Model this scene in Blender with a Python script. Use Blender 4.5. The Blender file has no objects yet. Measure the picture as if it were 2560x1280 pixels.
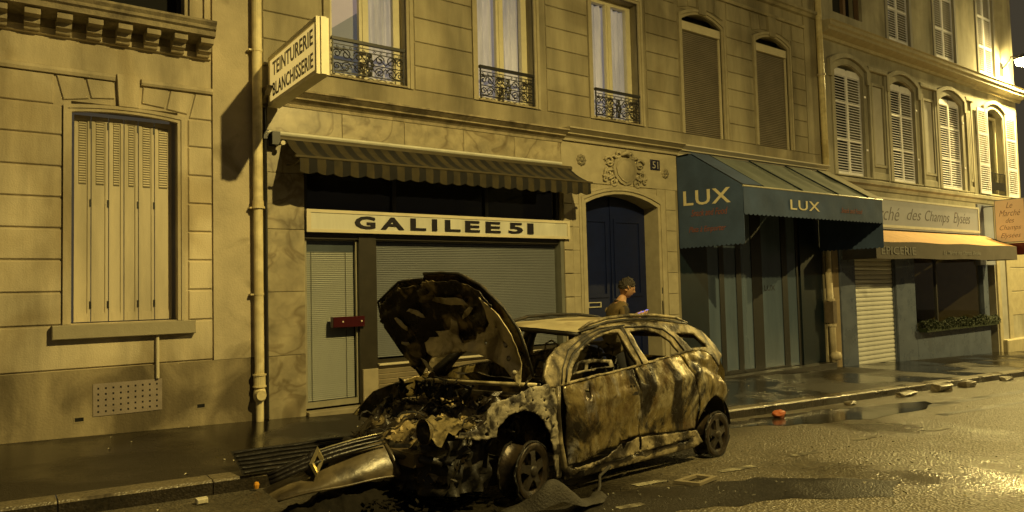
import bpy, bmesh, math, random
from mathutils import Vector, Matrix, noise
from mathutils.geometry import delaunay_2d_cdt
R = math.radians
rnd = random.Random(51)
scene = bpy.context.scene
COL = scene.collection

# ------------------------------------------------------------------ camera, sky, lamps, exposure
cam = bpy.data.objects.new('camera', bpy.data.cameras.new('camera'))
COL.objects.link(cam)
_r = Vector((0.80935, -0.58680, -0.02485)); _d = Vector((0.00763, 0.05282, -0.99857)); _f = Vector((0.58727, 0.80801, 0.04723))
cam.matrix_world = Matrix(((_r.x, -_d.x, -_f.x, 0), (_r.y, -_d.y, -_f.y, -11.0), (_r.z, -_d.z, -_f.z, 1.73), (0, 0, 0, 1)))
cam.data.sensor_width = 36.0
cam.data.lens = 36.0 * 1800.0 / 2560.0
cam.data.clip_start = 0.05
cam.data.clip_end = 600
scene.camera = cam

world = bpy.data.worlds.new('World')
scene.world = world
world.use_nodes = True
wn = world.node_tree
for n in list(wn.nodes): wn.nodes.remove(n)
sky = wn.nodes.new('ShaderNodeTexSky'); sky.sky_type = 'NISHITA'; sky.sun_disc = False
sky.sun_elevation = R(-4); sky.sun_rotation = R(200)
bg = wn.nodes.new('ShaderNodeBackground'); bg.inputs['Strength'].default_value = 0.05
glow = wn.nodes.new('ShaderNodeBackground'); glow.inputs['Color'].default_value = (0.050, 0.041, 0.026, 1)
glow.inputs['Strength'].default_value = 1.0
addn = wn.nodes.new('ShaderNodeAddShader'); wout = wn.nodes.new('ShaderNodeOutputWorld')
wn.links.new(sky.outputs[0], bg.inputs['Color'])
wn.links.new(bg.outputs[0], addn.inputs[0]); wn.links.new(glow.outputs[0], addn.inputs[1])
wn.links.new(addn.outputs[0], wout.inputs['Surface'])
scene.view_settings.view_transform = 'Standard'
scene.view_settings.look = 'None'
scene.view_settings.exposure = 0.0
scene.view_settings.gamma = 1.0
scene.view_settings.use_curve_mapping = False
SODIUM = (1.0, 0.755, 0.24)
LAMP_MAIN, LAMP_FAR, LAMP_CORNER = (1700.0, 4600.0), (1200.0, 8000.0), (1100.0, 5200.0)

# ------------------------------------------------------------------ materials
MATS = {}
def mat(name, col, rough=0.7, var=0.25, scale=3.0, bump=0.0, bscale=40.0, metal=0.0, col2=None, mixscale=None,
        lo=0.45, hi=0.6, emit=None, estr=0.0, spec=0.5, rvar=0.0, objvar=0.0, streak=False):
    """base colour broken up by noise; optional second colour in patches; optional bump"""
    if name in MATS: return MATS[name]
    m = bpy.data.materials.new(name); m.use_nodes = True
    nt = m.node_tree; N = nt.nodes; L = nt.links
    b = N['Principled BSDF']
    b.inputs['Metallic'].default_value = metal
    b.inputs['Specular IOR Level'].default_value = spec
    tc = N.new('ShaderNodeTexCoord')
    geo = N.new('ShaderNodeNewGeometry')
    vec = tc.outputs['Object']
    if streak:
        mp = N.new('ShaderNodeMapping'); mp.inputs['Scale'].default_value = (1, 1, 0.18)
        L.new(vec, mp.inputs['Vector']); vec = mp.outputs[0]
    n1 = N.new('ShaderNodeTexNoise'); n1.inputs['Scale'].default_value = scale; n1.inputs['Detail'].default_value = 8
    n1.inputs['Roughness'].default_value = 0.62
    L.new(vec, n1.inputs['Vector'])
    mr = N.new('ShaderNodeMapRange'); mr.inputs[1].default_value = 0.36 if streak else 0.25; mr.inputs[2].default_value = 0.64 if streak else 0.75
    mr.inputs[3].default_value = 1 - var; mr.inputs[4].default_value = 1 + var * 0.6
    L.new(n1.outputs['Fac'], mr.inputs[0])
    src = None
    if col2 is not None:
        n2 = N.new('ShaderNodeTexNoise'); n2.inputs['Scale'].default_value = mixscale or scale; n2.inputs['Detail'].default_value = 7
        n2.inputs['Distortion'].default_value = 0.6
        L.new(tc.outputs['Object'], n2.inputs['Vector'])
        cr = N.new('ShaderNodeMapRange'); cr.inputs[1].default_value = lo; cr.inputs[2].default_value = hi
        L.new(n2.outputs['Fac'], cr.inputs[0])
        mx = N.new('ShaderNodeMix'); mx.data_type = 'RGBA'
        mx.inputs[6].default_value = (*col, 1); mx.inputs[7].default_value = (*col2, 1)
        L.new(cr.outputs[0], mx.inputs[0]); src = mx.outputs[2]
    mul = N.new('ShaderNodeMix'); mul.data_type = 'RGBA'; mul.blend_type = 'MULTIPLY'; mul.inputs[0].default_value = 1
    if src is not None: L.new(src, mul.inputs[6])
    else: mul.inputs[6].default_value = (*col, 1)
    L.new(mr.outputs[0], mul.inputs[7])
    out = mul.outputs[2]
    if objvar:
        oi = N.new('ShaderNodeObjectInfo')
        r2 = N.new('ShaderNodeMapRange'); r2.inputs[3].default_value = 1 - objvar; r2.inputs[4].default_value = 1 + objvar
        L.new(oi.outputs['Random'], r2.inputs[0])
        m2 = N.new('ShaderNodeMix'); m2.data_type = 'RGBA'; m2.blend_type = 'MULTIPLY'; m2.inputs[0].default_value = 1
        L.new(out, m2.inputs[6]); L.new(r2.outputs[0], m2.inputs[7]); out = m2.outputs[2]
    L.new(out, b.inputs['Base Color'])
    if rvar:
        r3 = N.new('ShaderNodeMapRange'); r3.inputs[1].default_value = 0.35; r3.inputs[2].default_value = 0.65
        r3.inputs[3].default_value = max(0.03, rough - rvar); r3.inputs[4].default_value = min(1, rough + rvar)
        L.new(n1.outputs['Fac'], r3.inputs[0]); L.new(r3.outputs[0], b.inputs['Roughness'])
    else: b.inputs['Roughness'].default_value = rough
    if bump:
        nb = N.new('ShaderNodeTexNoise'); nb.inputs['Scale'].default_value = bscale; nb.inputs['Detail'].default_value = 5
        L.new(tc.outputs['Object'], nb.inputs['Vector'])
        bp = N.new('ShaderNodeBump'); bp.inputs['Strength'].default_value = bump; bp.inputs['Distance'].default_value = 0.02
        L.new(nb.outputs['Fac'], bp.inputs['Height']); L.new(bp.outputs[0], b.inputs['Normal'])
    if emit:
        b.inputs['Emission Color'].default_value = (*emit, 1); b.inputs['Emission Strength'].default_value = estr
    MATS[name] = m
    return m

def node_tree_of(name):
    m = bpy.data.materials.new(name); m.use_nodes = True
    MATS[name] = m
    return m, m.node_tree.nodes, m.node_tree.links

STONE = mat('limestone', (0.345, 0.305, 0.205), 0.85, 0.42, 1.1, 0.25, 60, col2=(0.26, 0.225, 0.145), mixscale=0.7, objvar=0.11, streak=True)
STONE_OLD = mat('old_limestone', (0.54, 0.47, 0.325), 0.88, 0.42, 1.3, 0.3, 50, col2=(0.42, 0.35, 0.22), mixscale=0.9, objvar=0.10, streak=True)
STONE_R = mat('grey_render', (0.36, 0.335, 0.26), 0.85, 0.28, 1.5, 0.2, 50, col2=(0.28, 0.26, 0.20), mixscale=0.8, streak=True)
RENDER_PALE = mat('pale_render', (0.30, 0.29, 0.28), 0.85, 0.2, 1.2, 0.15, 60)
MOULD = mat('moulding_stone', (0.38, 0.335, 0.225), 0.8, 0.22, 4, 0.15, 60)
TRIM = mat('cream_paint', (0.60, 0.54, 0.38), 0.6, 0.12, 5)
SOOTED = mat('sooty_stone', (0.34, 0.29, 0.19), 0.9, 0.5, 5, 0.4, 40, col2=(0.12, 0.10, 0.07), mixscale=2.5, lo=0.45, hi=0.7)
SHUTTER = mat('grey_shutter', (0.52, 0.46, 0.33), 0.7, 0.25, 2.5, 0.1, 80, streak=True, objvar=0.04)
SLOT = mat('shutter_slot', (0.16, 0.14, 0.10), 0.9, 0.3, 12)
PIPE = mat('cream_pipe', (0.78, 0.68, 0.40), 0.45, 0.25, 5, 0.1, 40, col2=(0.62, 0.52, 0.28), mixscale=3)
PIPE2 = mat('stained_pipe', (0.55, 0.47, 0.32), 0.5, 0.35, 5, 0.1, 40)
IRON = mat('black_iron', (0.015, 0.014, 0.013), 0.45, 0.3, 20)
DARK = mat('dark_void', (0.006, 0.006, 0.006), 0.9, 0.1, 3)
BLACKPAINT = mat('black_paint', (0.02, 0.02, 0.02), 0.4, 0.2, 8)
ROLLER = mat('roller_slat', (0.22, 0.19, 0.145), 0.6, 0.25, 2, objvar=0.0)
FRAME_W = mat('white_frame', (0.66, 0.61, 0.44), 0.5, 0.12, 6)
CURTAIN = mat('net_curtain', (0.62, 0.59, 0.66), 0.9, 0.40, 3, emit=(0.82, 0.76, 0.80), estr=0.11, streak=True)  # emission stands in for dim room light behind the cloth
CEILING_LIT = mat('lit_room', (0.5, 0.45, 0.45), 0.9, 0.15, 1, emit=(0.80, 0.60, 0.56), estr=0.22)
ROOM_GREY = mat('grey_room', (0.3, 0.3, 0.3), 0.9, 0.15, 1, emit=(0.7, 0.72, 0.8), estr=0.07)
DOORBLUE = mat('blue_gloss_paint', (0.004, 0.009, 0.05), 0.42, 0.25, 4, 0.08, 25)
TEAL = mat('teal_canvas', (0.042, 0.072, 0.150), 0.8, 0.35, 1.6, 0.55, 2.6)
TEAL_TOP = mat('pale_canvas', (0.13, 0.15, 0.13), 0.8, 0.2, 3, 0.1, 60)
TEAL_DARK = mat('dark_teal_paint', (0.006, 0.014, 0.022), 0.4, 0.3, 3)
TEAL_PANE = mat('frosted_teal_pane', (0.095, 0.130, 0.185), 0.20, 0.25, 1.2, rvar=0.1, streak=True)
CREAM_LETTER = mat('cream_letter', (0.60, 0.54, 0.36), 0.7, 0.15, 12)
RED_LETTER = mat('faded_red_letter', (0.20, 0.06, 0.035), 0.8, 0.3, 15)
BLACK_LETTER = mat('black_letter', (0.012, 0.010, 0.014), 0.35, 0.2, 10)
FASCIA = mat('cream_fascia', (0.56, 0.55, 0.46), 0.4, 0.15, 2.5, streak=True)
SIGNWHITE = mat('backlit_plastic', (0.74, 0.68, 0.44), 0.4, 0.08, 2, emit=(1.0, 0.70, 0.19), estr=0.55)
SIGNCASE = mat('sign_case', (0.72, 0.66, 0.45), 0.5, 0.15, 4)
BLIND = mat('blind_slat', (0.22, 0.228, 0.25), 0.5, 0.12, 1.0)
BLIND_DOOR = mat('door_blind_slat', (0.42, 0.42, 0.38), 0.5, 0.12, 1.0)
RED = mat('red_plate', (0.045, 0.003, 0.005), 0.3, 0.2, 6)
RISER = mat('brown_slat', (0.30, 0.25, 0.16), 0.6, 0.3, 3)
MARCHE_GREY = mat('blue_grey_paint', (0.095, 0.115, 0.165), 0.30, 0.25, 1.5, 0.12, 3.0, rvar=0.12)
GATE = mat('cream_gate', (0.55, 0.55, 0.52), 0.5, 0.15, 3)
WHITE_SH = mat('white_louvre', (0.78, 0.78, 0.86), 0.55, 0.12, 5)
BOARD = mat('grey_signboard', (0.25, 0.265, 0.33), 0.4, 0.12, 1.5)
SCRIPT = mat('grey_script', (0.05, 0.045, 0.06), 0.5, 0.1, 10)
CANVAS_OR = mat('ochre_canvas', (0.50, 0.29, 0.13), 0.85, 0.2, 3, 0.15, 30)
CANVAS_BR = mat('taupe_canvas', (0.085, 0.075, 0.066), 0.85, 0.2, 3, 0.1, 60)
GHOST = mat('ghost_letter', (0.17, 0.165, 0.155), 0.8, 0.15, 10)
SIGN_OR = mat('backlit_orange', (0.6, 0.45, 0.25), 0.5, 0.1, 2, emit=(1.0, 0.60, 0.20), estr=0.20)
SIGN_RED = mat('dark_red_sign', (0.15, 0.01, 0.01), 0.4, 0.2, 4)
SCRIPT_BR = mat('brown_script', (0.20, 0.07, 0.02), 0.6, 0.1, 8)
LEAF = mat('hedge_leaf', (0.022, 0.034, 0.010), 0.7, 0.5, 8, objvar=0.1)
LEAF_D = mat('hedge_core', (0.02, 0.03, 0.012), 0.9, 0.4, 8)
NUMERAL = mat('worn_numeral', (0.34, 0.32, 0.26), 0.6, 0.3, 20)
PLATE51 = mat('enamel_plate', (0.02, 0.018, 0.04), 0.3, 0.2, 20)
# burnt car
def burnt_mat():
    """scorched sheet steel: ochre rust, soot, pale scoured paint and blue-grey of ash and painted reflections in ragged vertical drifts"""
    m, N, L = node_tree_of('burnt_panel')
    b = N['Principled BSDF']; b.inputs['Metallic'].default_value = 0.35
    tc = N.new('ShaderNodeTexCoord'); mp = N.new('ShaderNodeMapping'); mp.inputs['Scale'].default_value = (1.25, 1.0, 0.75)
    mp.inputs['Rotation'].default_value = (0, R(24), 0)
    L.new(tc.outputs['Object'], mp.inputs['Vector'])
    def layer(scale, lo, hi, dist=1.0, off=0.0):
        n = N.new('ShaderNodeTexNoise'); n.inputs['Scale'].default_value = scale; n.inputs['Detail'].default_value = 9
        n.inputs['Roughness'].default_value = 0.68; n.inputs['Distortion'].default_value = dist
        v = N.new('ShaderNodeVectorMath'); v.inputs[1].default_value = (off, off * 2, off); L.new(mp.outputs[0], v.inputs[0]); L.new(v.outputs[0], n.inputs['Vector'])
        r = N.new('ShaderNodeMapRange'); r.inputs[1].default_value = lo; r.inputs[2].default_value = hi; L.new(n.outputs['Fac'], r.inputs[0])
        return r.outputs[0]
    def mix(a, bcol, f):
        x = N.new('ShaderNodeMix'); x.data_type = 'RGBA'; L.new(f, x.inputs[0])
        if isinstance(a, tuple): x.inputs[6].default_value = (*a, 1)
        else: L.new(a, x.inputs[6])
        x.inputs[7].default_value = (*bcol, 1); return x.outputs[2]
    c = mix((0.20, 0.155, 0.062), (0.40, 0.36, 0.24), layer(1.6, 0.47, 0.64, 1.0, 3))
    c = mix(c, (0.38, 0.40, 0.47), layer(1.3, 0.56, 0.68, 0.8, 11))  # blue-grey ash, with bluish flank reflections painted in
    c = mix(c, (0.095, 0.062, 0.022), layer(1.5, 0.48, 0.60, 1.0, 7))
    c = mix(c, (0.016, 0.012, 0.007), layer(1.2, 0.49, 0.57, 1.1, 19))
    c = mix(c, (0.04, 0.028, 0.012), layer(6.0, 0.55, 0.67, 0.8, 23))
    L.new(c, b.inputs['Base Color'])
    r = layer(5, 0.3, 0.7); rm = N.new('ShaderNodeMapRange'); rm.inputs[3].default_value = 0.16; rm.inputs[4].default_value = 0.46
    L.new(r, rm.inputs[0]); L.new(rm.outputs[0], b.inputs['Roughness'])
    n = N.new('ShaderNodeTexNoise'); n.inputs['Scale'].default_value = 9; n.inputs['Detail'].default_value = 6; L.new(tc.outputs['Object'], n.inputs['Vector'])
    bp = N.new('ShaderNodeBump'); bp.inputs['Strength'].default_value = 0.5; bp.inputs['Distance'].default_value = 0.025
    L.new(n.outputs['Fac'], bp.inputs['Height']); L.new(bp.outputs[0], b.inputs['Normal'])
    return m
BURNT = burnt_mat()
BURNT2 = mat('burnt_frame', (0.30, 0.25, 0.145), 0.48, 0.55, 5.0, 0.5, 22, 0.25, (0.035, 0.027, 0.015), 3.6, 0.43, 0.58, rvar=0.15)
BURNT_ROOF = mat('burnt_roof', (0.48, 0.42, 0.26), 0.5, 0.35, 3.0, 0.3, 9, 0.2, (0.20, 0.15, 0.08), 2.0, 0.5, 0.75)
ASH = mat('ash_metal', (0.32, 0.285, 0.20), 0.6, 0.55, 8.0, 0.5, 25, 0.1, (0.025, 0.02, 0.014), 6.5, 0.45, 0.56)
SOOT = mat('soot', (0.012, 0.010, 0.007), 0.55, 0.6, 9.0, 0.4, 24, 0.0, (0.045, 0.032, 0.016), 6.0, 0.55, 0.75, rvar=0.12)
CHAR = mat('charred_liner', (0.022, 0.016, 0.009), 0.38, 0.6, 7.0, 0.9, 12, 0.15, (0.36, 0.28, 0.13), 3.4, 0.53, 0.63, rvar=0.15)
RUST = mat('rust_rim', (0.055, 0.040, 0.024), 0.38, 0.5, 10, 0.2, 40, 0.5, (0.02, 0.016, 0.012), 6, 0.45, 0.6)
HUB_DARK = mat('sooty_alloy', (0.030, 0.024, 0.016), 0.5, 0.5, 10, 0.2, 40, 0.3)
RUST_HUB = mat('rust_alloy', (0.06, 0.048, 0.03), 0.45, 0.5, 10, 0.2, 40, 0.4, (0.03, 0.025, 0.018), 8, 0.45, 0.6)
BUMPER = mat('scorched_bumper', (0.12, 0.095, 0.052), 0.34, 0.5, 4, 0.35, 9, 0.1, (0.03, 0.022, 0.011), 3.5, 0.48, 0.64)
CHROME = mat('emblem_metal', (0.55, 0.47, 0.24), 0.3, 0.2, 20, metal=0.7)
BLACKPLASTIC = mat('wet_black_plastic', (0.010, 0.008, 0.006), 0.36, 0.4, 10, 0.3, 30)
CHARCOAL = mat('charcoal', (0.012, 0.010, 0.007), 0.85, 0.6, 9, 0.5, 24, spec=0.12)
RUBBER = mat('melted_rubber', (0.022, 0.018, 0.011), 0.75, 0.5, 10, 0.6, 50)
ASHPAPER = mat('ash_card', (0.50, 0.46, 0.34), 0.9, 0.3, 10)
ORANGE = mat('orange_plastic', (0.42, 0.115, 0.04), 0.5, 0.15, 8, emit=(1.0, 0.25, 0.06), estr=0.0)
LITTER = mat('pale_litter', (0.6, 0.55, 0.4), 0.8, 0.2, 20)
# person
SKIN = mat('skin', (0.38, 0.21, 0.11), 0.6, 0.1, 8)
HAIR = mat('dark_hair', (0.022, 0.015, 0.008), 0.6, 0.6, 30, 1.0, 60)
JACKET = mat('brown_jacket', (0.105, 0.070, 0.022), 0.85, 0.35, 6, 0.4, 90)
VESTD = mat('dark_sleeve', (0.030, 0.023, 0.012), 0.85, 0.3, 6, 0.4, 90)
TROUSER = mat('dark_trousers', (0.02, 0.02, 0.024), 0.9, 0.3, 6)
SCREEN = mat('lit_screen', (0.1, 0.1, 0.2), 0.3, 0.05, 2, emit=(0.30, 0.30, 1.0), estr=0.7)
BULB = mat('sodium_bulb', (1, 0.8, 0.4), 0.5, 0.02, 2, emit=(1.0, 0.72, 0.22), estr=60.0)
BULB2 = mat('sodium_bulb_far', (1, 0.8, 0.4), 0.5, 0.02, 2, emit=(1.0, 0.78, 0.32), estr=140.0)

def glass_mat():
    m, N, L = node_tree_of('window_glass')
    for n in list(N): N.remove(n)
    o = N.new('ShaderNodeOutputMaterial'); t = N.new('ShaderNodeBsdfTransparent'); t.inputs[0].default_value = (0.93, 0.95, 0.94, 1)
    g = N.new('ShaderNodeBsdfGlossy'); g.inputs['Roughness'].default_value = 0.03
    lw = N.new('ShaderNodeLayerWeight'); lw.inputs['Blend'].default_value = 0.5
    pw = N.new('ShaderNodeMath'); pw.operation = 'POWER'; pw.inputs[1].default_value = 4.0; L.new(lw.outputs['Facing'], pw.inputs[0])
    f = N.new('ShaderNodeMapRange'); f.inputs[3].default_value = 0.06; f.inputs[4].default_value = 1.0; L.new(pw.outputs[0], f.inputs[0])
    x = N.new('ShaderNodeMixShader')
    L.new(f.outputs[0], x.inputs[0]); L.new(t.outputs[0], x.inputs[1]); L.new(g.outputs[0], x.inputs[2]); L.new(x.outputs[0], o.inputs[0])
    return m
GLASS = glass_mat()

def ground_mat(name, base, dark, rlo, rhi, bscale, bstr, wet_lo, wet_hi, wscale=0.5, spec=0.5, soot=None):
    """wet asphalt: aggregate bump, roughness dropping in wet areas"""
    m, N, L = node_tree_of(name)
    b = N['Principled BSDF']; b.inputs['Specular IOR Level'].default_value = spec
    tc = N.new('ShaderNodeTexCoord')
    w = N.new('ShaderNodeTexNoise'); w.inputs['Scale'].default_value = wscale; w.inputs['Detail'].default_value = 5
    L.new(tc.outputs['Object'], w.inputs['Vector'])
    wr = N.new('ShaderNodeMapRange'); wr.inputs[1].default_value = wet_lo; wr.inputs[2].default_value = wet_hi
    L.new(w.outputs['Fac'], wr.inputs[0])
    v = N.new('ShaderNodeTexVoronoi'); v.inputs['Scale'].default_value = bscale
    L.new(tc.outputs['Object'], v.inputs['Vector'])
    n = N.new('ShaderNodeTexNoise'); n.inputs['Scale'].default_value = bscale * 0.6; n.inputs['Detail'].default_value = 6
    L.new(tc.outputs['Object'], n.inputs['Vector'])
    cm = N.new('ShaderNodeMix'); cm.data_type = 'RGBA'
    cm.inputs[6].default_value = (*base, 1); cm.inputs[7].default_value = (*dark, 1)
    L.new(wr.outputs[0], cm.inputs[0])
    nm = N.new('ShaderNodeMapRange'); nm.inputs[1].default_value = 0.3; nm.inputs[2].default_value = 0.7; nm.inputs[3].default_value = 0.55; nm.inputs[4].default_value = 1.4
    L.new(n.outputs['Fac'], nm.inputs[0])
    ml = N.new('ShaderNodeMix'); ml.data_type = 'RGBA'; ml.blend_type = 'MULTIPLY'; ml.inputs[0].default_value = 1
    L.new(cm.outputs[2], ml.inputs[6]); L.new(nm.outputs[0], ml.inputs[7]); L.new(ml.outputs[2], b.inputs['Base Color'])
    if soot:   # oily soot stain left by the fire, ragged at its rim
        sm = N.new('ShaderNodeMapping'); sm.vector_type = 'TEXTURE'; sm.inputs['Location'].default_value = (soot[0], soot[1], 0); sm.inputs['Scale'].default_value = (soot[2], soot[3], 1000)
        L.new(tc.outputs['Object'], sm.inputs['Vector'])
        ln_ = N.new('ShaderNodeVectorMath'); ln_.operation = 'LENGTH'; L.new(sm.outputs[0], ln_.inputs[0])
        sn = N.new('ShaderNodeTexNoise'); sn.inputs['Scale'].default_value = 1.6; sn.inputs['Detail'].default_value = 6; L.new(tc.outputs['Object'], sn.inputs['Vector'])
        sa = N.new('ShaderNodeMath'); sa.operation = 'ADD'; L.new(ln_.outputs['Value'], sa.inputs[0]); L.new(sn.outputs['Fac'], sa.inputs[1])
        sr = N.new('ShaderNodeMapRange'); sr.inputs[1].default_value = 1.15; sr.inputs[2].default_value = 1.65; sr.inputs[3].default_value = 0.22; L.new(sa.outputs[0], sr.inputs[0])
        s2 = N.new('ShaderNodeMix'); s2.data_type = 'RGBA'; s2.blend_type = 'MULTIPLY'; s2.inputs[0].default_value = 1
        L.new(ml.outputs[2], s2.inputs[6]); L.new(sr.outputs[0], s2.inputs[7]); L.new(s2.outputs[2], b.inputs['Base Color'])
    rr = N.new('ShaderNodeMapRange'); rr.inputs[3].default_value = rhi; rr.inputs[4].default_value = rlo
    L.new(wr.outputs[0], rr.inputs[0]); L.new(rr.outputs[0], b.inputs['Roughness'])
    ad = N.new('ShaderNodeMath'); ad.operation = 'ADD'
    L.new(v.outputs['Distance'], ad.inputs[0]); L.new(n.outputs['Fac'], ad.inputs[1])
    st = N.new('ShaderNodeMapRange'); st.inputs[3].default_value = bstr; st.inputs[4].default_value = bstr * 0.25
    L.new(wr.outputs[0], st.inputs[0])
    bp = N.new('ShaderNodeBump'); bp.inputs['Distance'].default_value = 0.016
    L.new(st.outputs[0], bp.inputs['Strength']); L.new(ad.outputs[0], bp.inputs['Height']); L.new(bp.outputs[0], b.inputs['Normal'])
    return m
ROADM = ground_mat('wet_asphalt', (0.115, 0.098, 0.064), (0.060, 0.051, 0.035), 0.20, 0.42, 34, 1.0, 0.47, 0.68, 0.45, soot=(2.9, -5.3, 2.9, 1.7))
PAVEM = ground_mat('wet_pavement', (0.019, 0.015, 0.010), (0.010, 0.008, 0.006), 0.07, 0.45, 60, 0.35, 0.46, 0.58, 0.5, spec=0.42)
PUDDLEM = ground_mat('standing_water', (0.030, 0.026, 0.020), (0.020, 0.018, 0.014), 0.08, 0.20, 30, 0.04, 0.40, 0.60, 1.0)
PATCHM = ground_mat('shadow_and_track_dark', (0.020, 0.017, 0.012), (0.014, 0.012, 0.009), 0.30, 0.45, 50, 0.5, 0.45, 0.65, 1.0)  # dark asphalt for the painted road shadow and the two tracks
KERBF = ground_mat('dark_kerb_face', (0.030, 0.024, 0.016), (0.018, 0.015, 0.010), 0.14, 0.35, 45, 0.4, 0.45, 0.62, 1.5)  # front faces of the kerb, darker than the granite tops
KERBM = ground_mat('wet_granite', (0.15, 0.125, 0.08), (0.08, 0.066, 0.045), 0.16, 0.40, 45, 0.4, 0.45, 0.62, 1.5)
PAINTM = ground_mat('worn_road_paint', (0.26, 0.24, 0.17), (0.09, 0.08, 0.06), 0.3, 0.5, 40, 0.6, 0.42, 0.62, 6.0)

def marble_mat():
    m, N, L = node_tree_of('marble')
    b = N['Principled BSDF']; b.inputs['Roughness'].default_value = 0.38
    tc = N.new('ShaderNodeTexCoord')
    oi = N.new('ShaderNodeObjectInfo')
    sh = N.new('ShaderNodeVectorMath'); sh.operation = 'MULTIPLY_ADD'; sh.inputs[1].default_value = (9, 9, 9)
    L.new(oi.outputs['Random'], sh.inputs[0]); L.new(tc.outputs['Object'], sh.inputs[2])
    nz = N.new('ShaderNodeTexNoise'); nz.inputs['Scale'].default_value = 2.6; nz.inputs['Detail'].default_value = 6
    L.new(sh.outputs[0], nz.inputs['Vector'])
    def vein(scale, dist, wid):
        v = N.new('ShaderNodeTexNoise'); v.inputs['Scale'].default_value = scale; v.inputs['Detail'].default_value = 3; v.inputs['Distortion'].default_value = dist
        L.new(sh.outputs[0], v.inputs['Vector'])
        q = N.new('ShaderNodeMath'); q.operation = 'SUBTRACT'; q.inputs[1].default_value = 0.5; L.new(v.outputs['Fac'], q.inputs[0])
        q2 = N.new('ShaderNodeMath'); q2.operation = 'ABSOLUTE'; L.new(q.outputs[0], q2.inputs[0])
        r = N.new('ShaderNodeMapRange'); r.inputs[1].default_value = 0.0; r.inputs[2].default_value = wid; L.new(q2.outputs[0], r.inputs[0]); return r.outputs[0]
    mn = N.new('ShaderNodeMath'); mn.operation = 'MULTIPLY'
    L.new(vein(1.5, 0.9, 0.05), mn.inputs[0])
    mo2 = N.new('ShaderNodeMapRange'); mo2.inputs[3].default_value = 0.72; L.new(vein(3.3, 0.7, 0.06), mo2.inputs[0]); L.new(mo2.outputs[0], mn.inputs[1])
    cr = N.new('ShaderNodeValToRGB')
    cr.color_ramp.elements[0].position = 0.0; cr.color_ramp.elements[0].color = (0.20, 0.162, 0.095, 1)
    cr.color_ramp.elements[1].position = 1.0; cr.color_ramp.elements[1].color = (0.335, 0.29, 0.185, 1)
    L.new(mn.outputs[0], cr.inputs[0])
    n2 = N.new('ShaderNodeTexNoise'); n2.inputs['Scale'].default_value = 3.0; n2.inputs['Detail'].default_value = 7
    L.new(sh.outputs[0], n2.inputs['Vector'])
    mr = N.new('ShaderNodeMapRange'); mr.inputs[1].default_value = 0.3; mr.inputs[2].default_value = 0.7; mr.inputs[3].default_value = 0.60; mr.inputs[4].default_value = 1.25
    L.new(n2.outputs['Fac'], mr.inputs[0])
    ml = N.new('ShaderNodeMix'); ml.data_type = 'RGBA'; ml.blend_type = 'MULTIPLY'; ml.inputs[0].default_value = 1
    L.new(cr.outputs[0], ml.inputs[6]); L.new(mr.outputs[0], ml.inputs[7]); L.new(ml.outputs[2], b.inputs['Base Color'])
    return m
MARBLE = marble_mat()

def stripe_mat():
    m, N, L = node_tree_of('striped_canvas')
    b = N['Principled BSDF']; b.inputs['Roughness'].default_value = 0.9
    tc = N.new('ShaderNodeTexCoord'); sp = N.new('ShaderNodeSeparateXYZ'); L.new(tc.outputs['Object'], sp.inputs[0])
    mo = N.new('ShaderNodeMath'); mo.operation = 'MULTIPLY'; mo.inputs[1].default_value = 1 / 0.262
    fr = N.new('ShaderNodeMath'); fr.operation = 'FRACT'
    gt = N.new('ShaderNodeMath'); gt.operation = 'GREATER_THAN'; gt.inputs[1].default_value = 0.5
    L.new(sp.outputs[0], mo.inputs[0]); L.new(mo.outputs[0], fr.inputs[0]); L.new(fr.outputs[0], gt.inputs[0])
    nz = N.new('ShaderNodeTexNoise'); nz.inputs['Scale'].default_value = 5; nz.inputs['Detail'].default_value = 8
    L.new(tc.outputs['Object'], nz.inputs['Vector'])
    mr = N.new('ShaderNodeMapRange'); mr.inputs[1].default_value = 0.3; mr.inputs[2].default_value = 0.7; mr.inputs[3].default_value = 0.55; mr.inputs[4].default_value = 1.2
    L.new(nz.outputs['Fac'], mr.inputs[0])
    mx = N.new('ShaderNodeMix'); mx.data_type = 'RGBA'
    mx.inputs[6].default_value = (0.036, 0.027, 0.009, 1); mx.inputs[7].default_value = (0.004, 0.003, 0.002, 1)
    L.new(gt.outputs[0], mx.inputs[0])
    ml = N.new('ShaderNodeMix'); ml.data_type = 'RGBA'; ml.blend_type = 'MULTIPLY'; ml.inputs[0].default_value = 1
    L.new(mx.outputs[2], ml.inputs[6]); L.new(mr.outputs[0], ml.inputs[7]); L.new(ml.outputs[2], b.inputs['Base Color'])
    return m
STRIPE = stripe_mat()

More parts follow.
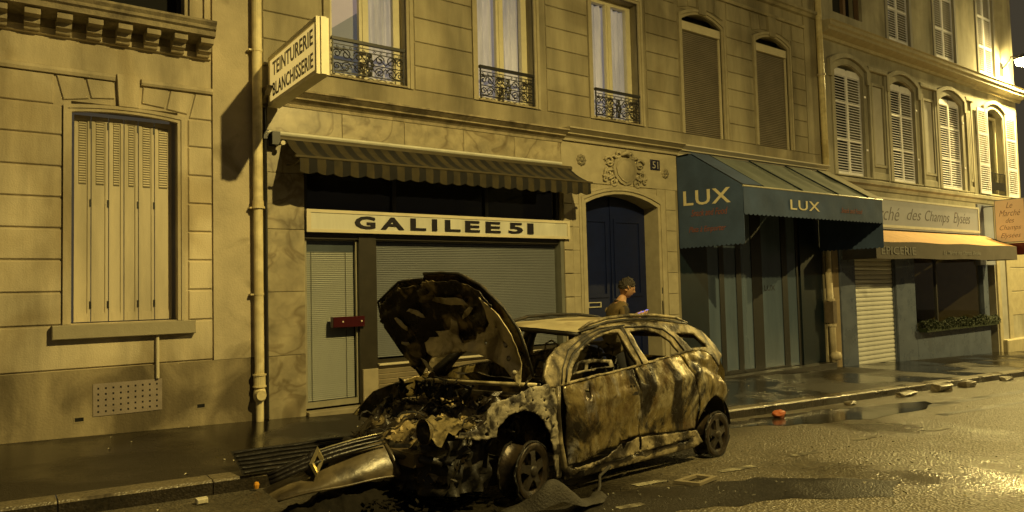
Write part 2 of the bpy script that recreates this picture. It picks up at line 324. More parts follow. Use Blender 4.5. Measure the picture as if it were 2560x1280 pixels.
# ------------------------------------------------------------------ mesh helpers
class MB:
    def __init__(s): s.v = []; s.f = []
    def add(s, vs, fs):
        k = len(s.v); s.v += [tuple(p) for p in vs]; s.f += [tuple(i + k for i in f) for f in fs]; return s
    def box(s, x0, x1, y0, y1, z0, z1):
        vs = [(x, y, z) for x in (x0, x1) for y in (y0, y1) for z in (z0, z1)]
        return s.add(vs, [(0, 1, 3, 2), (4, 6, 7, 5), (0, 4, 5, 1), (2, 3, 7, 6), (0, 2, 6, 4), (1, 5, 7, 3)])
    def block(s, x0, x1, y0, y1, z0, z1, c=0.015):
        """box with its front (low y) edges chamfered"""
        vs = [(x0, y1, z0), (x1, y1, z0), (x1, y1, z1), (x0, y1, z1), (x0, y0 + c, z0), (x1, y0 + c, z0), (x1, y0 + c, z1), (x0, y0 + c, z1),
              (x0 + c, y0, z0 + c), (x1 - c, y0, z0 + c), (x1 - c, y0, z1 - c), (x0 + c, y0, z1 - c)]
        return s.add(vs, [(0, 3, 2, 1), (0, 1, 5, 4), (1, 2, 6, 5), (2, 3, 7, 6), (3, 0, 4, 7), (4, 5, 9, 8), (5, 6, 10, 9), (6, 7, 11, 10), (7, 4, 8, 11), (8, 9, 10, 11)])
    def prism(s, poly, y0, y1):
        """polygon in x,z extruded from y0 to y1"""
        n = len(poly)
        vs = [(x, y0, z) for x, z in poly] + [(x, y1, z) for x, z in poly]
        return s.add(vs, [tuple(range(n)), tuple(range(2 * n - 1, n - 1, -1))] + [((i + 1) % n, i, n + i, n + (i + 1) % n) for i in range(n)])
    def extx(s, prof, x0, x1):
        """closed profile in y,z run along x"""
        n = len(prof)
        vs = [(x0, y, z) for y, z in prof] + [(x1, y, z) for y, z in prof]
        return s.add(vs, [tuple(range(n - 1, -1, -1)), tuple(range(n, 2 * n))] + [(i, (i + 1) % n, n + (i + 1) % n, n + i) for i in range(n)])
    def ring(s, inner, outer, y0, y1, closed=True):
        """frame between two outlines (x,z) with equal point counts"""
        n = len(inner)
        vs = [(x, y0, z) for x, z in inner] + [(x, y0, z) for x, z in outer] + [(x, y1, z) for x, z in inner] + [(x, y1, z) for x, z in outer]
        fs = []
        for i in range(n if closed else n - 1):
            j = (i + 1) % n
            fs += [(i, j, n + j, n + i), (2 * n + i, 3 * n + i, 3 * n + j, 2 * n + j), (i, 2 * n + i, 2 * n + j, j), (n + i, n + j, 3 * n + j, 3 * n + i)]
        if not closed:
            fs += [(0, n, 3 * n, 2 * n), (n - 1, 3 * n - 1, 4 * n - 1, 2 * n - 1)]
        return s.add(vs, fs)
    def tube(s, pts, r, n=6, cap=True):
        pts = [Vector(p) for p in pts]; m = len(pts); vs = []
        up = Vector((0.13, 0.21, 0.97))
        for i, p in enumerate(pts):
            t = (pts[min(i + 1, m - 1)] - pts[max(i - 1, 0)])
            if t.length < 1e-9: t = Vector((0, 0, 1))
            t.normalize(); a = t.cross(up)
            if a.length < 1e-3: a = t.cross(Vector((1, 0, 0)))
            a.normalize(); b = t.cross(a)
            rr = r[i] if isinstance(r, (list, tuple)) else r
            vs += [p + a * (rr * math.cos(2 * math.pi * k / n)) + b * (rr * math.sin(2 * math.pi * k / n)) for k in range(n)]
        fs = [(i * n + k, i * n + (k + 1) % n, (i + 1) * n + (k + 1) % n, (i + 1) * n + k) for i in range(m - 1) for k in range(n)]
        if cap: fs += [tuple(range(n - 1, -1, -1)), tuple(range((m - 1) * n, m * n))]
        return s.add(vs, fs)
    def lathe(s, prof, c, axis='z', n=24):
        """profile of (radius, height) about an axis through c"""
        vs = []
        for r, h in prof:
            for k in range(n):
                a = 2 * math.pi * k / n; u, w = r * math.cos(a), r * math.sin(a)
                vs.append({'z': (c[0] + u, c[1] + w, c[2] + h), 'y': (c[0] + u, c[1] + h, c[2] + w), 'x': (c[0] + h, c[1] + u, c[2] + w)}[axis])
        m = len(prof)
        return s.add(vs, [(i * n + k, i * n + (k + 1) % n, (i + 1) * n + (k + 1) % n, (i + 1) * n + k) for i in range(m - 1) for k in range(n)])
    def grid(s, fn, nu, nv):
        vs = [fn(i / nu, j / nv) for i in range(nu + 1) for j in range(nv + 1)]
        w = nv + 1
        return s.add(vs, [(i * w + j, (i + 1) * w + j, (i + 1) * w + j + 1, i * w + j + 1) for i in range(nu) for j in range(nv)])
    def mesh(s, name, m, smooth=False, fix=True):
        me = bpy.data.meshes.new(name); me.from_pydata(s.v, [], s.f)
        if fix:
            bm = bmesh.new(); bm.from_mesh(me); bmesh.ops.recalc_face_normals(bm, faces=bm.faces); bm.to_mesh(me); bm.free()
        me.materials.append(m)
        if smooth:
            for p in me.polygons: p.use_smooth = True
        me.update(); return me
    def build(s, name, m, parent=None, smooth=False, fix=True):
        return link(name, s.mesh(name, m, smooth, fix), parent)

def link(name, me, parent=None):
    o = bpy.data.objects.new(name, me); COL.objects.link(o)
    if parent is not None:
        o.parent = parent
        base = parent.get('base')
        if base is not None: o.matrix_parent_inverse = Matrix.Translation(-Vector(base))
    return o
def sub(name, mb, m, parent, smooth=False):
    """sub-part: its parent is a part already standing in world coordinates"""
    o = bpy.data.objects.new(name, mb.mesh(name, m, smooth)); COL.objects.link(o)
    o.parent = parent
    return o
def tag(o, label=None, cat=None, group=None, kind=None):
    if label: o['label'] = label
    if cat: o['category'] = cat
    if group: o['group'] = group
    if kind: o['kind'] = kind
    return o
def thing(name, label, cat, loc=(0, 0, 0), group=None):
    o = bpy.data.objects.new(name, None); COL.objects.link(o); o.location = loc
    o.empty_display_size = 0.2
    o['base'] = loc
    return tag(o, label, cat, group)

def text_mesh(body, m, place, width, height, depth=0.006, bold=0.0, shear=0.0, spacing=1.0, name='lettering', align='LEFT'):
    """flat lettering fitted to width x height; place maps (u, v, d) to world"""
    cu = bpy.data.curves.new(name, 'FONT'); cu.body = body; cu.size = 1.0; cu.offset = bold; cu.shear = shear
    cu.space_character = spacing; cu.align_x = align; cu.resolution_u = 3; cu.extrude = 0.5
    ob = bpy.data.objects.new(name, cu); COL.objects.link(ob)
    dg = bpy.context.evaluated_depsgraph_get(); dg.update()
    me = bpy.data.meshes.new_from_object(ob.evaluated_get(dg), depsgraph=dg)
    bpy.data.objects.remove(ob)
    xs = [v.co.x for v in me.vertices]; ys = [v.co.y for v in me.vertices]
    x0, x1, y0, y1 = min(xs), max(xs), min(ys), max(ys)
    for v in me.vertices:
        u = (v.co.x - x0) / (x1 - x0) * width; w = (v.co.y - y0) / (y1 - y0) * height
        v.co = Vector(place(u, w, depth if v.co.z > 0 else 0.0))
    me.materials.clear(); me.materials.append(m); me.name = name
    me.update(); return me

def gz(x, y=0.0):
    """height of the pavement / road surface"""
    if y > -3.32: return -0.0325 * x + 0.012 * min(0.0, y)
    return -0.0325 * x - 0.178 + 0.022 * min(3.0, -3.32 - y)

def pip(x, y, poly):
    c = False; j = len(poly) - 1
    for i in range(len(poly)):
        (xi, yi), (xj, yj) = poly[i], poly[j]
        if (yi > y) != (yj > y) and x < (xj - xi) * (y - yi) / (yj - yi) + xi: c = not c
        j = i
    return c
def densify(poly, step):
    out = []
    for i, (a, b) in enumerate(zip(poly, poly[1:] + poly[:1])):
        n = max(1, int(math.hypot(b[0] - a[0], b[1] - a[1]) / step))
        out += [(a[0] + (b[0] - a[0]) * k / n, a[1] + (b[1] - a[1]) * k / n) for k in range(n)]
    return out
def sheet(outline, holes, fn, step=0.05, thick=0.012, jit=0.25, ragged=0.0, seed=1):
    """thin panel cut from a polygon with holes, mapped into space by fn(u,w)->Vector; returns MB"""
    rr = random.Random(seed)
    loops = [densify(outline, step)] + [densify(h, step) for h in holes]
    if ragged:
        loops = [[(x + rr.uniform(-ragged, ragged), y + rr.uniform(-ragged, ragged)) for x, y in l] for l in loops]
    vs, es = [], []
    for l in loops:
        k = len(vs); vs += l; es += [(k + i, k + (i + 1) % len(l)) for i in range(len(l))]
    xs = [p[0] for p in outline]; ys = [p[1] for p in outline]
    x = min(xs) + step / 2
    while x < max(xs):
        y = min(ys) + step / 2
        while y < max(ys):
            px, py = x + rr.uniform(-jit, jit) * step, y + rr.uniform(-jit, jit) * step
            if pip(px, py, loops[0]) and not any(pip(px, py, h) for h in loops[1:]): vs.append((px, py))
            y += step
        x += step
    V, E, F, *_ = delaunay_2d_cdt([Vector(p) for p in vs], es, [], 0, 1e-5)
    tri = []
    for f in F:
        cx = sum(V[i].x for i in f) / len(f); cy = sum(V[i].y for i in f) / len(f)
        if pip(cx, cy, loops[0]) and not any(pip(cx, cy, h) for h in loops[1:]): tri.append(tuple(f))
    P = [Vector(fn(p.x, p.y)) for p in V]
    nr = [Vector((0, 0, 0)) for _ in P]
    for f in tri:
        n = (P[f[1]] - P[f[0]]).cross(P[f[2]] - P[f[0]])
        for i in f: nr[i] += n
    cnt = {}
    for f in tri:
        for a, b in zip(f, f[1:] + f[:1]): cnt[(a, b)] = 1
    mb = MB(); n = len(P)
    back = [p - (q.normalized() * thick if q.length > 0 else q) for p, q in zip(P, nr)]
    fs = list(tri) + [tuple(reversed([i + n for i in f])) for f in tri]
    for (a, b) in cnt:
        if (b, a) not in cnt: fs.append((a, n + a, n + b, b))
    mb.add(P + back, fs)
    return mb

def wall_with_holes(x0, x1, z0, z1, y0, y1, holes):
    """wall slab with rectangular openings (x0,x1,z0,z1): front, back and reveals"""
    mb = MB()
    X = sorted({x0, x1} | {h[0] for h in holes} | {h[1] for h in holes}); Z = sorted({z0, z1} | {h[2] for h in holes} | {h[3] for h in holes})
    X = [x for x in X if x0 <= x <= x1]; Z = [z for z in Z if z0 <= z <= z1]
    solid = lambda i, j: 0 <= i < len(X) - 1 and 0 <= j < len(Z) - 1 and not any(h[0] <= (X[i] + X[i + 1]) / 2 <= h[1] and h[2] <= (Z[j] + Z[j + 1]) / 2 <= h[3] for h in holes)
    for i in range(len(X) - 1):
        for j in range(len(Z) - 1):
            if not solid(i, j): continue
            a, b, c, d = X[i], X[i + 1], Z[j], Z[j + 1]
            mb.add([(a, y0, c), (b, y0, c), (b, y0, d), (a, y0, d)], [(0, 1, 2, 3)])
            mb.add([(a, y1, c), (b, y1, c), (b, y1, d), (a, y1, d)], [(3, 2, 1, 0)])
            if not solid(i - 1, j): mb.add([(a, y0, c), (a, y0, d), (a, y1, d), (a, y1, c)], [(0, 1, 2, 3)])
            if not solid(i + 1, j): mb.add([(b, y0, c), (b, y1, c), (b, y1, d), (b, y0, d)], [(0, 1, 2, 3)])
            if not solid(i, j - 1): mb.add([(a, y0, c), (a, y1, c), (b, y1, c), (b, y0, c)], [(0, 1, 2, 3)])
            if not solid(i, j + 1): mb.add([(a, y0, d), (b, y0, d), (b, y1, d), (a, y1, d)], [(0, 1, 2, 3)])
    return mb
def arc(x0, x1, zs, rise, n=8):
    """segmental arch from (x0,zs) to (x1,zs)"""
    return [(x0 + (x1 - x0) * k / n, zs + rise * (1 - (2 * k / n - 1) ** 2)) for k in range(n + 1)]
def arch_surround(x0, x1, z0, zs, rise, w, y0, y1, grow=0.0):
    inner = [(x0, z0)] + arc(x0, x1, zs, rise) + [(x1, z0)]
    outer = [(x0 - w, z0)] + arc(x0 - w, x1 + w, zs + w * 0.9, rise + grow) + [(x1 + w, z0)]
    mb = MB(); mb.ring(inner, outer, y0, y1, closed=False); return mb

# ------------------------------------------------------------------ ground
def strip(name, m, xs, ys, zf, kind='structure', label=None):
    mb = MB()
    for i in range(len(xs) - 1):
        for j in range(len(ys) - 1):
            mb.add([(x, y, zf(x, y)) for x, y in ((xs[i], ys[j]), (xs[i + 1], ys[j]), (xs[i + 1], ys[j + 1]), (xs[i], ys[j + 1]))], [(0, 1, 2, 3)])
    o = mb.build(name, m, None, fix=False)
    return tag(o, label, None, None, kind)
gx = [-40, -10, 0, 4, 8, 12, 16, 20, 25, 30, 35, 60, 120, 260]
strip('road', ROADM, gx, [-120, -30, -12, -9, -6.32, -5, -4.2, -3.31], lambda x, y: gz(x, min(y, -3.3201)), label='wet asphalt roadway beside the kerb')
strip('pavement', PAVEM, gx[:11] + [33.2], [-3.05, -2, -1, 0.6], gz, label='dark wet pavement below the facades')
strip('side_street', ROADM, [33.2, 40, 60], [-3.30, 0, 40, 120], lambda x, y: gz(x, -3.4) - 0.004)
kerb = thing('kerb', 'long wet granite kerb between pavement and road', 'kerb'); kerb['kind'] = 'structure'; del kerb['category']
kx = -6.0
while kx < 33:
    ln = rnd.uniform(1.15, 1.45) if kx < 12 else 1.6
    x0, x1 = kx + 0.006, kx + ln - 0.006
    mb = MB(); zt = lambda x: gz(x, -3.05) + 0.003
    jz = rnd.uniform(-0.004, 0.006)
    prof = [(-3.05, -0.3), (-3.05, 0), (-3.30, 0.0 + jz), (-3.325, -0.022), (-3.33, -0.3)]
    n = 5
    vs = [(x0, y, zt(x0) + z) for y, z in prof] + [(x1, y, zt(x1) + z) for y, z in prof]
    mb.add(vs, [(4, 3, 2, 1, 0), (5, 6, 7, 8, 9)] + [(i, (i + 1) % n, n + (i + 1) % n, n + i) for i in range(n)])
    o = mb.build('kerb_stone', KERBM, kerb); o.data.materials.append(KERBF)
    for p in o.data.polygons:
        if abs(p.normal.x) < 0.5 and p.center.y < -3.322: p.material_index = 1
    kx += ln
def flat_patch(name, m, pts, lift, label=None, seed=0, wob=0.06, step=0.25):
    rr = random.Random(seed)
    P = densify(pts, step); P = [(x + rr.uniform(-wob, wob), y + rr.uniform(-wob, wob)) for x, y in P]
    mb = MB()
    sh = sheet(P, [], lambda x, y: Vector((x, y, gz(x, y) + lift)), step=step * 0.8, thick=0.0, seed=seed)
    nf = len(sh.v) // 2
    mb.v = sh.v[:nf]; mb.f = [f if True else f for f in sh.f if max(f) < nf]
    o = mb.build(name, m); return tag(o, label, None, None, 'structure')
flat_patch('puddle', PUDDLEM, [(9.4, -3.5), (12.0, -3.62), (14.8, -4.3), (13.6, -4.75), (12.0, -4.85), (10.6, -4.5), (9.2, -3.9)], 0.004, 'shallow puddle lying along the gutter', 3, 0.08, 0.3)
flat_patch('road_shadow', PATCHM, [(3.6, -5.9), (5.2, -5.75), (6.6, -6.25), (7.75, -7.15), (7.05, -7.45), (6.0, -6.85), (4.8, -6.55), (3.6, -6.5)], 0.0045, 'long dark shadow painted across the road', 5, 0.05, 0.2)  # cast shadow on the asphalt, painted as a flat dark sheet
for (mx, my, ml, mw) in ((5.35, -5.62, 0.42, 0.10), (6.55, -5.75, 0.55, 0.11), (7.95, -5.72, 0.5, 0.11), (4.6, -6.15, 0.3, 0.09), (9.6, -5.6, 0.5, 0.1), (11.2, -5.9, 0.5, 0.09)):
    flat_patch('road_marking', PAINTM, [(mx, my), (mx + ml, my - 0.03), (mx + ml, my - 0.03 - mw), (mx, my - mw)], 0.008, None, int(mx * 10), 0.008, 0.12)
flat_patch('tyre_track', PATCHM, [(12.5, -4.4), (17.5, -4.6), (24, -4.75), (24, -4.95), (17.5, -4.85), (12.6, -4.62)], 0.0035, None, 8, 0.03, 0.4)
flat_patch('wet_track', PATCHM, [(13.0, -5.2), (18.0, -5.5), (26, -5.8), (26, -5.98), (18, -5.72), (13, -5.36)], 0.0035, None, 9, 0.03, 0.4)

# ------------------------------------------------------------------ stone house on the left
house = thing('stone_house', 'cream stone house with rusticated wall and closed grey shutters, at far left', 'house', (1.5, 0, -0.05))
XR = 3.30
wl = wall_with_holes(-8, XR, -0.6, 13, 0.026, 0.6, [(0.86, 2.16, 1.43, 4.38), (0.2, 2.26, 5.56, 9.0)])
wl.build('wall', STONE_OLD, house)
MB().box(-8, XR, -0.012, 0.03, -0.6, 0.825).build('plinth', mat('stained_plinth', (0.33, 0.275, 0.17), 0.9, 0.45, 1.4, 0.35, 40, col2=(0.15, 0.12, 0.07), mixscale=1.0, streak=True), house)
MB().box(2.63, XR, -0.018, 0.03, 0.83, 13).build('pilaster', mat('stained_pilaster', (0.51, 0.44, 0.30), 0.88, 0.3, 1.4, 0.3, 40, col2=(0.24, 0.20, 0.12), mixscale=1.5, lo=0.60, hi=0.74), house)
zs = [0.835, 1.415, 1.845, 2.265, 2.675, 3.08, 3.485, 3.90, 4.30]
g = 0.013
for a, b in zip(zs[:-1], zs[1:]):
    if a < 1: 
        MB().block(-8, 2.615, 0.0, 0.03, a + g, b - g, 0.01).build('stone_block', STONE_OLD, house); continue
    MB().block(-8, 0.755, 0.0, 0.03, a + g, b - g, 0.012).build('stone_block', STONE_OLD, house)
    MB().block(2.30, 2.615, 0.0, 0.03, a + g, b - g, 0.012).build('stone_block', STONE_OLD, house)
MB().block(-8, 0.66, 0.0, 0.03, 4.313, 4.70, 0.012).build('stone_block', STONE_OLD, house)
def blockpoly(poly, y0, y1, m, parent, name='stone_block', c=0.012):
    """polygonal stone with a chamfered face"""
    cx = sum(p[0] for p in poly) / len(poly); cz = sum(p[1] for p in poly) / len(poly)
    k = 1 - c / max(0.05, min(math.hypot(p[0] - cx, p[1] - cz) for p in poly))
    n = len(poly); ins = [(cx + (p[0] - cx) * k, cz + (p[1] - cz) * k) for p in poly]
    mb = MB(); vs = [(x, y1, z) for x, z in poly] + [(x, y0 + c, z) for x, z in poly] + [(x, y0, z) for x, z in ins]
    fs = [tuple(range(2 * n, 3 * n))]
    for i in range(n):
        j = (i + 1) % n
        fs += [(i, j, n + j, n + i), (n + i, n + j, 2 * n + j, 2 * n + i)]
    mb.add(vs, fs); return mb.build(name, m, parent)
for poly in ([(0.69, 4.70), (1.00, 4.70), (1.06, 4.43), (0.77, 4.38)], [(1.03, 4.70), (1.345, 4.70), (1.365, 4.47), (1.09, 4.44)],
             [(1.715, 4.68), (2.04, 4.68), (1.985, 4.42), (1.70, 4.45)], [(2.07, 4.68), (2.37, 4.68), (2.285, 4.37), (2.015, 4.41)], [(2.40, 4.68), (2.615, 4.68), (2.615, 4.32), (2.315, 4.32)]):
    blockpoly(poly, 0.0, 0.03, STONE_OLD, house, 'voussoir')
blockpoly([(1.385, 4.81), (1.67, 4.81), (1.655, 4.36), (1.41, 4.36)], -0.045, 0.03, STONE_OLD, house, 'keystone')
MB().extx([(0.03, 4.71), (-0.03, 4.71), (-0.05, 4.75), (-0.05, 4.79), (0.03, 4.82)], -8, 1.37).build('band_course', STONE_OLD, house)
MB().extx([(0.03, 4.70), (-0.03, 4.70), (-0.05, 4.73), (-0.05, 4.77), (0.03, 4.80)], 1.69, 2.63).build('band_course', STONE_OLD, house)
for o_, w_, y_ in ((0.0, 0.045, -0.012), (0.045, 0.05, -0.03)):
    arch_surround(0.865 - o_, 2.155 + o_, 1.425, 4.23 + o_ * 0.9, 0.05, w_, y_, 0.06).build('window_surround', STONE_OLD, house)
# shutters: six leaves in the reveal
le = [0.905, 1.108, 1.318, 1.505, 1.685, 1.89, 2.118]
for i in range(6):
    a, b = le[i] + 0.006, le[i + 1] - 0.006
    leaf = MB()
    ca = (a + b) / 2
    leaf.extx([(0.215, 1.445), (0.235, 1.445), (0.235, 4.24), (0.215, 4.24)], a, b)
    for xx0, xx1 in ((a, a + 0.035), (b - 0.035, b)): leaf.box(xx0, xx1, 0.2, 0.2145, 1.445, 4.24)
    leaf.box(a + 0.036, b - 0.036, 0.2, 0.2145, 4.17, 4.24); leaf.box(a + 0.036, b - 0.036, 0.2, 0.2145, 1.445, 1.56)
    lo_ = leaf.build('shutter_leaf', SHUTTER, house)
    sl = MB(); z = 3.32
    while z < 4.16:
        sl.extx([(0.206, z), (0.213, z + 0.018), (0.213, z + 0.024), (0.203, z + 0.006)], a + 0.055, b - 0.055); z += 0.034
    tag(sub('louvre_slats', sl, SHUTTER, lo_), kind='stuff')
    sub('louvre_slot', MB().box(a + 0.05, b - 0.05, 0.2135, 0.2148, 3.30, 4.17), SLOT, lo_)
    hg = MB()
    for zz in (1.62, 3.0, 4.12 - 0.05): hg.box(b - 0.012, b + 0.012, 0.19, 0.199, zz, zz + 0.10)
    if i in (0, 1, 3, 4): sub('hinge', hg, IRON, lo_)
MB().block(0.65, 2.37, -0.11, 0.25, 1.235, 1.42, 0.01).build('window_sill', mat('grey_sill', (0.36, 0.32, 0.22), 0.8, 0.2, 3, 0.2, 50), house)
MB().tube([(1.885, -0.035, 1.23), (1.885, -0.04, 0.83), (1.885, -0.045, 0.64)], 0.024, 8).build('drain_spout', TRIM, house)
# cornice on corbels under the balcony
MB().extx([(0.03, 5.30), (-0.04, 5.30), (-0.04, 5.40), (-0.42, 5.43), (-0.42, 5.50), (-0.46, 5.52), (-0.46, 5.56), (-0.50, 5.60), (-0.50, 5.63), (0.03, 5.66)], -8, 2.58).build('cornice', SOOTED, house)
MB().extx([(0.03, 5.20), (-0.03, 5.21), (-0.03, 5.295), (0.03, 5.297)], -8, 2.6).build('cornice_band', STONE_OLD, house)
cb0 = MB(); cp = [(0.03, 5.22), (-0.10, 5.22), (-0.13, 5.25), (-0.20, 5.27), (-0.22, 5.33), (-0.36, 5.34), (-0.36, 5.42), (0.03, 5.42)]
cb0.extx(cp, 0, 0.17); cme = None
cx_ = 2.40
while cx_ > -1.2:
    o = link('corbel', cme, house) if cme else cb0.build('corbel', STONE_OLD, house)
    cme = o.data; o.location = (cx_, 0, 0); cx_ -= 0.345
MB().box(-1, 2.5, 0.45, 0.5, 5.5, 9).build('window_interior', DARK, house)
wf = MB(); wf.box(0.2, 2.26, 0.25, 0.3, 5.56, 5.66)
for xx in (0.2, 1.18, 2.2): wf.box(xx, xx + 0.06, 0.252, 0.298, 5.661, 9)
wf.build('window_frame', BLACKPAINT, house)
MB().ring([(2.36, 5.75), (2.52, 5.75), (2.52, 8), (2.36, 8)], [(2.32, 5.71), (2.56, 5.71), (2.56, 8.05), (2.32, 8.05)], -0.02, 0.03).build('panel_moulding', STONE_OLD, house)
# perforated vent plate and two small vents in the plinth
vp = [(1.115, 0.205), (1.945, 0.205), (1.945, 0.63), (1.115, 0.63)]
hol = []
for i in range(9):
    for j in range(5):
        hx, hz = 1.175 + i * 0.088, 0.26 + j * 0.076
        hol.append([(hx - 0.011, hz - 0.013), (hx + 0.011, hz - 0.013), (hx + 0.011, hz + 0.013), (hx - 0.011, hz + 0.013)])
sheet(vp, hol, lambda u, w: Vector((u, -0.022, w)), step=0.06, thick=0.006, jit=0.2).build('vent_plate', mat('vent_metal', (0.30, 0.25, 0.20), 0.6, 0.25, 4, 0.2, 60), house)
MB().box(1.12, 1.94, -0.0145, -0.013, 0.21, 0.625).build('vent_opening', DARK, house)
for xx, zz in ((0.91, 0.16), (2.40, 0.17)):
    MB().ring([(xx, zz), (xx + 0.10, zz), (xx + 0.10, zz + 0.05), (xx, zz + 0.05)], [(xx - 0.015, zz - 0.015), (xx + 0.115, zz - 0.015), (xx + 0.115, zz + 0.065), (xx - 0.015, zz + 0.065)], -0.017, 0).build('small_vent', mat('stained_plinth', (0, 0, 0)), house)
    MB().box(xx, xx + 0.10, -0.0135, 0.0, zz, zz + 0.05).build('vent_opening', DARK, house)

# downpipe between the houses
pipe = thing('drainpipe', 'cream painted drainpipe beside the hanging laundry sign', 'drainpipe', (3.245, -0.11, -0.1))
PX, PY = 3.245, -0.11
def pcyl(z0, z1, r, n=16): return MB().lathe([(0.0, z0), (r, z0), (r, z1), (0.0, z1)], (PX, PY, 0), 'z', n)
pcyl(3.10, 13, 0.072).build('pipe_section', PIPE, pipe, smooth=False)
pcyl(0.46, 3.06, 0.068).build('pipe_section', PIPE, pipe)
pcyl(-0.14, 0.22, 0.056).build('pipe_section', PIPE, pipe)
for z0, z1, r in ((3.04, 3.075, 0.098), (3.076, 3.16, 0.083), (5.42, 5.46, 0.082), (1.75, 1.78, 0.076), (0.40, 0.56, 0.085), (0.56, 0.585, 0.098), (0.39, 0.41, 0.098)):
    pcyl(z0, z1, r).build('collar', PIPE, pipe)
MB().lathe([(0.0, 0.17), (0.055, 0.175), (0.085, 0.22), (0.092, 0.28), (0.085, 0.34), (0.06, 0.40), (0, 0.405)], (PX, PY, 0), 'z', 16).build('inspection_trap', PIPE, pipe, smooth=True)
MB().lathe([(0.0, -0.10), (0.07, -0.10), (0.075, -0.03), (0.075, 0.06), (0, 0.06)], (PX - 0.01, PY - 0.03, 0.28), 'y', 16).build('inspection_cap', PIPE, pipe)
bl = MB(); 
for z in (5.44, 3.05, 1.76): bl.box(PX - 0.12, PX - 0.07, -0.12, 0.02, z - 0.012, z + 0.012)
bl.build('wall_bracket', PIPE, pipe)
cab = thing('power_cable', 'black cable running down the wall beside the cream drainpipe', 'cable', (3.38, -0.03, 0))
MB().tube([(3.385, -0.03, -0.1), (3.38, -0.04, 2.0), (3.385, -0.035, 4.2), (3.375, -0.03, 4.6)], 0.022, 6).build('cable_run', IRON, cab)
MB().box(3.35, 3.43, -0.07, 0.0, 4.12, 4.26).build('junction_box', IRON, cab)

# ------------------------------------------------------------------ apartment building in the middle
apt = thing('apartment_building', 'cream apartment building with rusticated upper floors above the shops', 'building', (11, 0, -0.3))
WX = [(4.45, 5.84), (7.32, 8.66), (10.21, 11.60)]
SX = [(13.06, 14.52), (15.90, 17.31)]
holes = [(a, b, 5.27, 8.0) for a, b in WX] + [(a, b, 5.27, 8.24) for a, b in SX]
holes += [(3.98, 9.25, -1.2, 4.2), (9.87, 12.03, -1.2, 3.80), (12.74, 18.62, -1.6, 4.2)]
wall_with_holes(XR, 18.70, -1.4, 13, 0.026, 0.62, holes).build('wall', STONE, apt)
# rusticated courses between the windows
bays = [(3.36, 4.30), (5.99, 7.215), (8.96, 10.10), (11.83, 12.93), (14.71, 15.77), (17.50, 18.12)]
rz = [5.26 + 0.432 * k for k in range(0, 19)]
for bi, (a, b) in enumerate(bays):
    for z0, z1 in zip(rz[:-1], rz[1:]):
        if z0 > 8.1 and bi >= 3: break
        if z0 > 9.5: break
        MB().block(a + 0.012, b - 0.012, 0.0, 0.03, z0 + 0.011, z1 - 0.011, 0.010).build('stone_block', STONE, apt)
MB().box(18.14, 18.70, 0.0, 0.03, 5.27, 13).build('pilaster', STONE, apt)
MB().box(XR, 18.70, 0.0, 0.03, 4.86, 5.258).build('sill_course', STONE, apt)
# window surrounds
for (a, b) in WX:
    for o_, w_, y_ in ((0.0, 0.055, -0.012), (0.055, 0.06, -0.032)):
        mb = MB(); mb.ring([(a - o_, 5.26), (b + o_, 5.26), (b + o_, 8.0 + o_), (a - o_, 8.0 + o_)], [(a - o_ - w_, 5.26), (b + o_ + w_, 5.26), (b + o_ + w_, 8.0 + o_ + w_), (a - o_ - w_, 8.0 + o_ + w_)], y_, 0.05)
        mb.build('window_surround', MOULD, apt)
for (a, b) in SX:
    for o_, w_, y_ in ((0.0, 0.06, -0.012), (0.06, 0.06, -0.034)):
        arch_surround(a - o_, b + o_, 5.27, 7.985 + o_, 0.21, w_, y_, 0.05).build('window_surround', MOULD, apt)
    c = (a + b) / 2
    sp_ = MB(); sp_.prism([(a - 0.02, 8.02)] + arc(a, b, 7.99, 0.2)[1:-1] + [(b + 0.02, 8.02), (b + 0.02, 8.3), (a - 0.02, 8.3)], 0.04, 0.12); sp_.build('arch_spandrel', STONE, apt)
    blockpoly([(c - 0.17, 8.72), (c + 0.17, 8.72), (c + 0.13, 8.20), (c - 0.13, 8.20)], -0.05, 0.03, STONE, apt, 'keystone')
    for s_ in (-1, 1):
        q = [(c + s_ * 0.19, 8.70), (c + s_ * 0.50, 8.70), (c + s_ * 0.46, 8.34), (c + s_ * 0.155, 8.36)]
        blockpoly(q, 0.0, 0.03, STONE, apt, 'voussoir')
        q = [(c + s_ * 0.53, 8.70), (c + s_ * 0.86, 8.70), (c + s_ * 0.82, 8.24), (c + s_ * 0.49, 8.33)]
        blockpoly(q, 0.0, 0.03, STONE, apt, 'voussoir')
for a, b in ((11.83, 12.84), (14.75, 15.68), (17.55, 18.12)):
    for z0, z1 in ((8.285, 8.715),): MB().block(a + 0.012, b - 0.012, 0.0, 0.03, z0 + 0.011, z1 - 0.011, 0.010).build('stone_block', STONE, apt)
MB().extx([(0.03, 8.73), (-0.03, 8.73), (-0.05, 8.77), (-0.05, 8.80), (0.03, 8.82)], 11.83, 18.12).build('band_course', STONE, apt)
MB().extx([(0.03, 9.08), (-0.05, 9.10), (-0.09, 9.16), (-0.14, 9.18), (-0.14, 9.25), (0.03, 9.28)], 11.83, 18.70).build('band_course', STONE, apt)
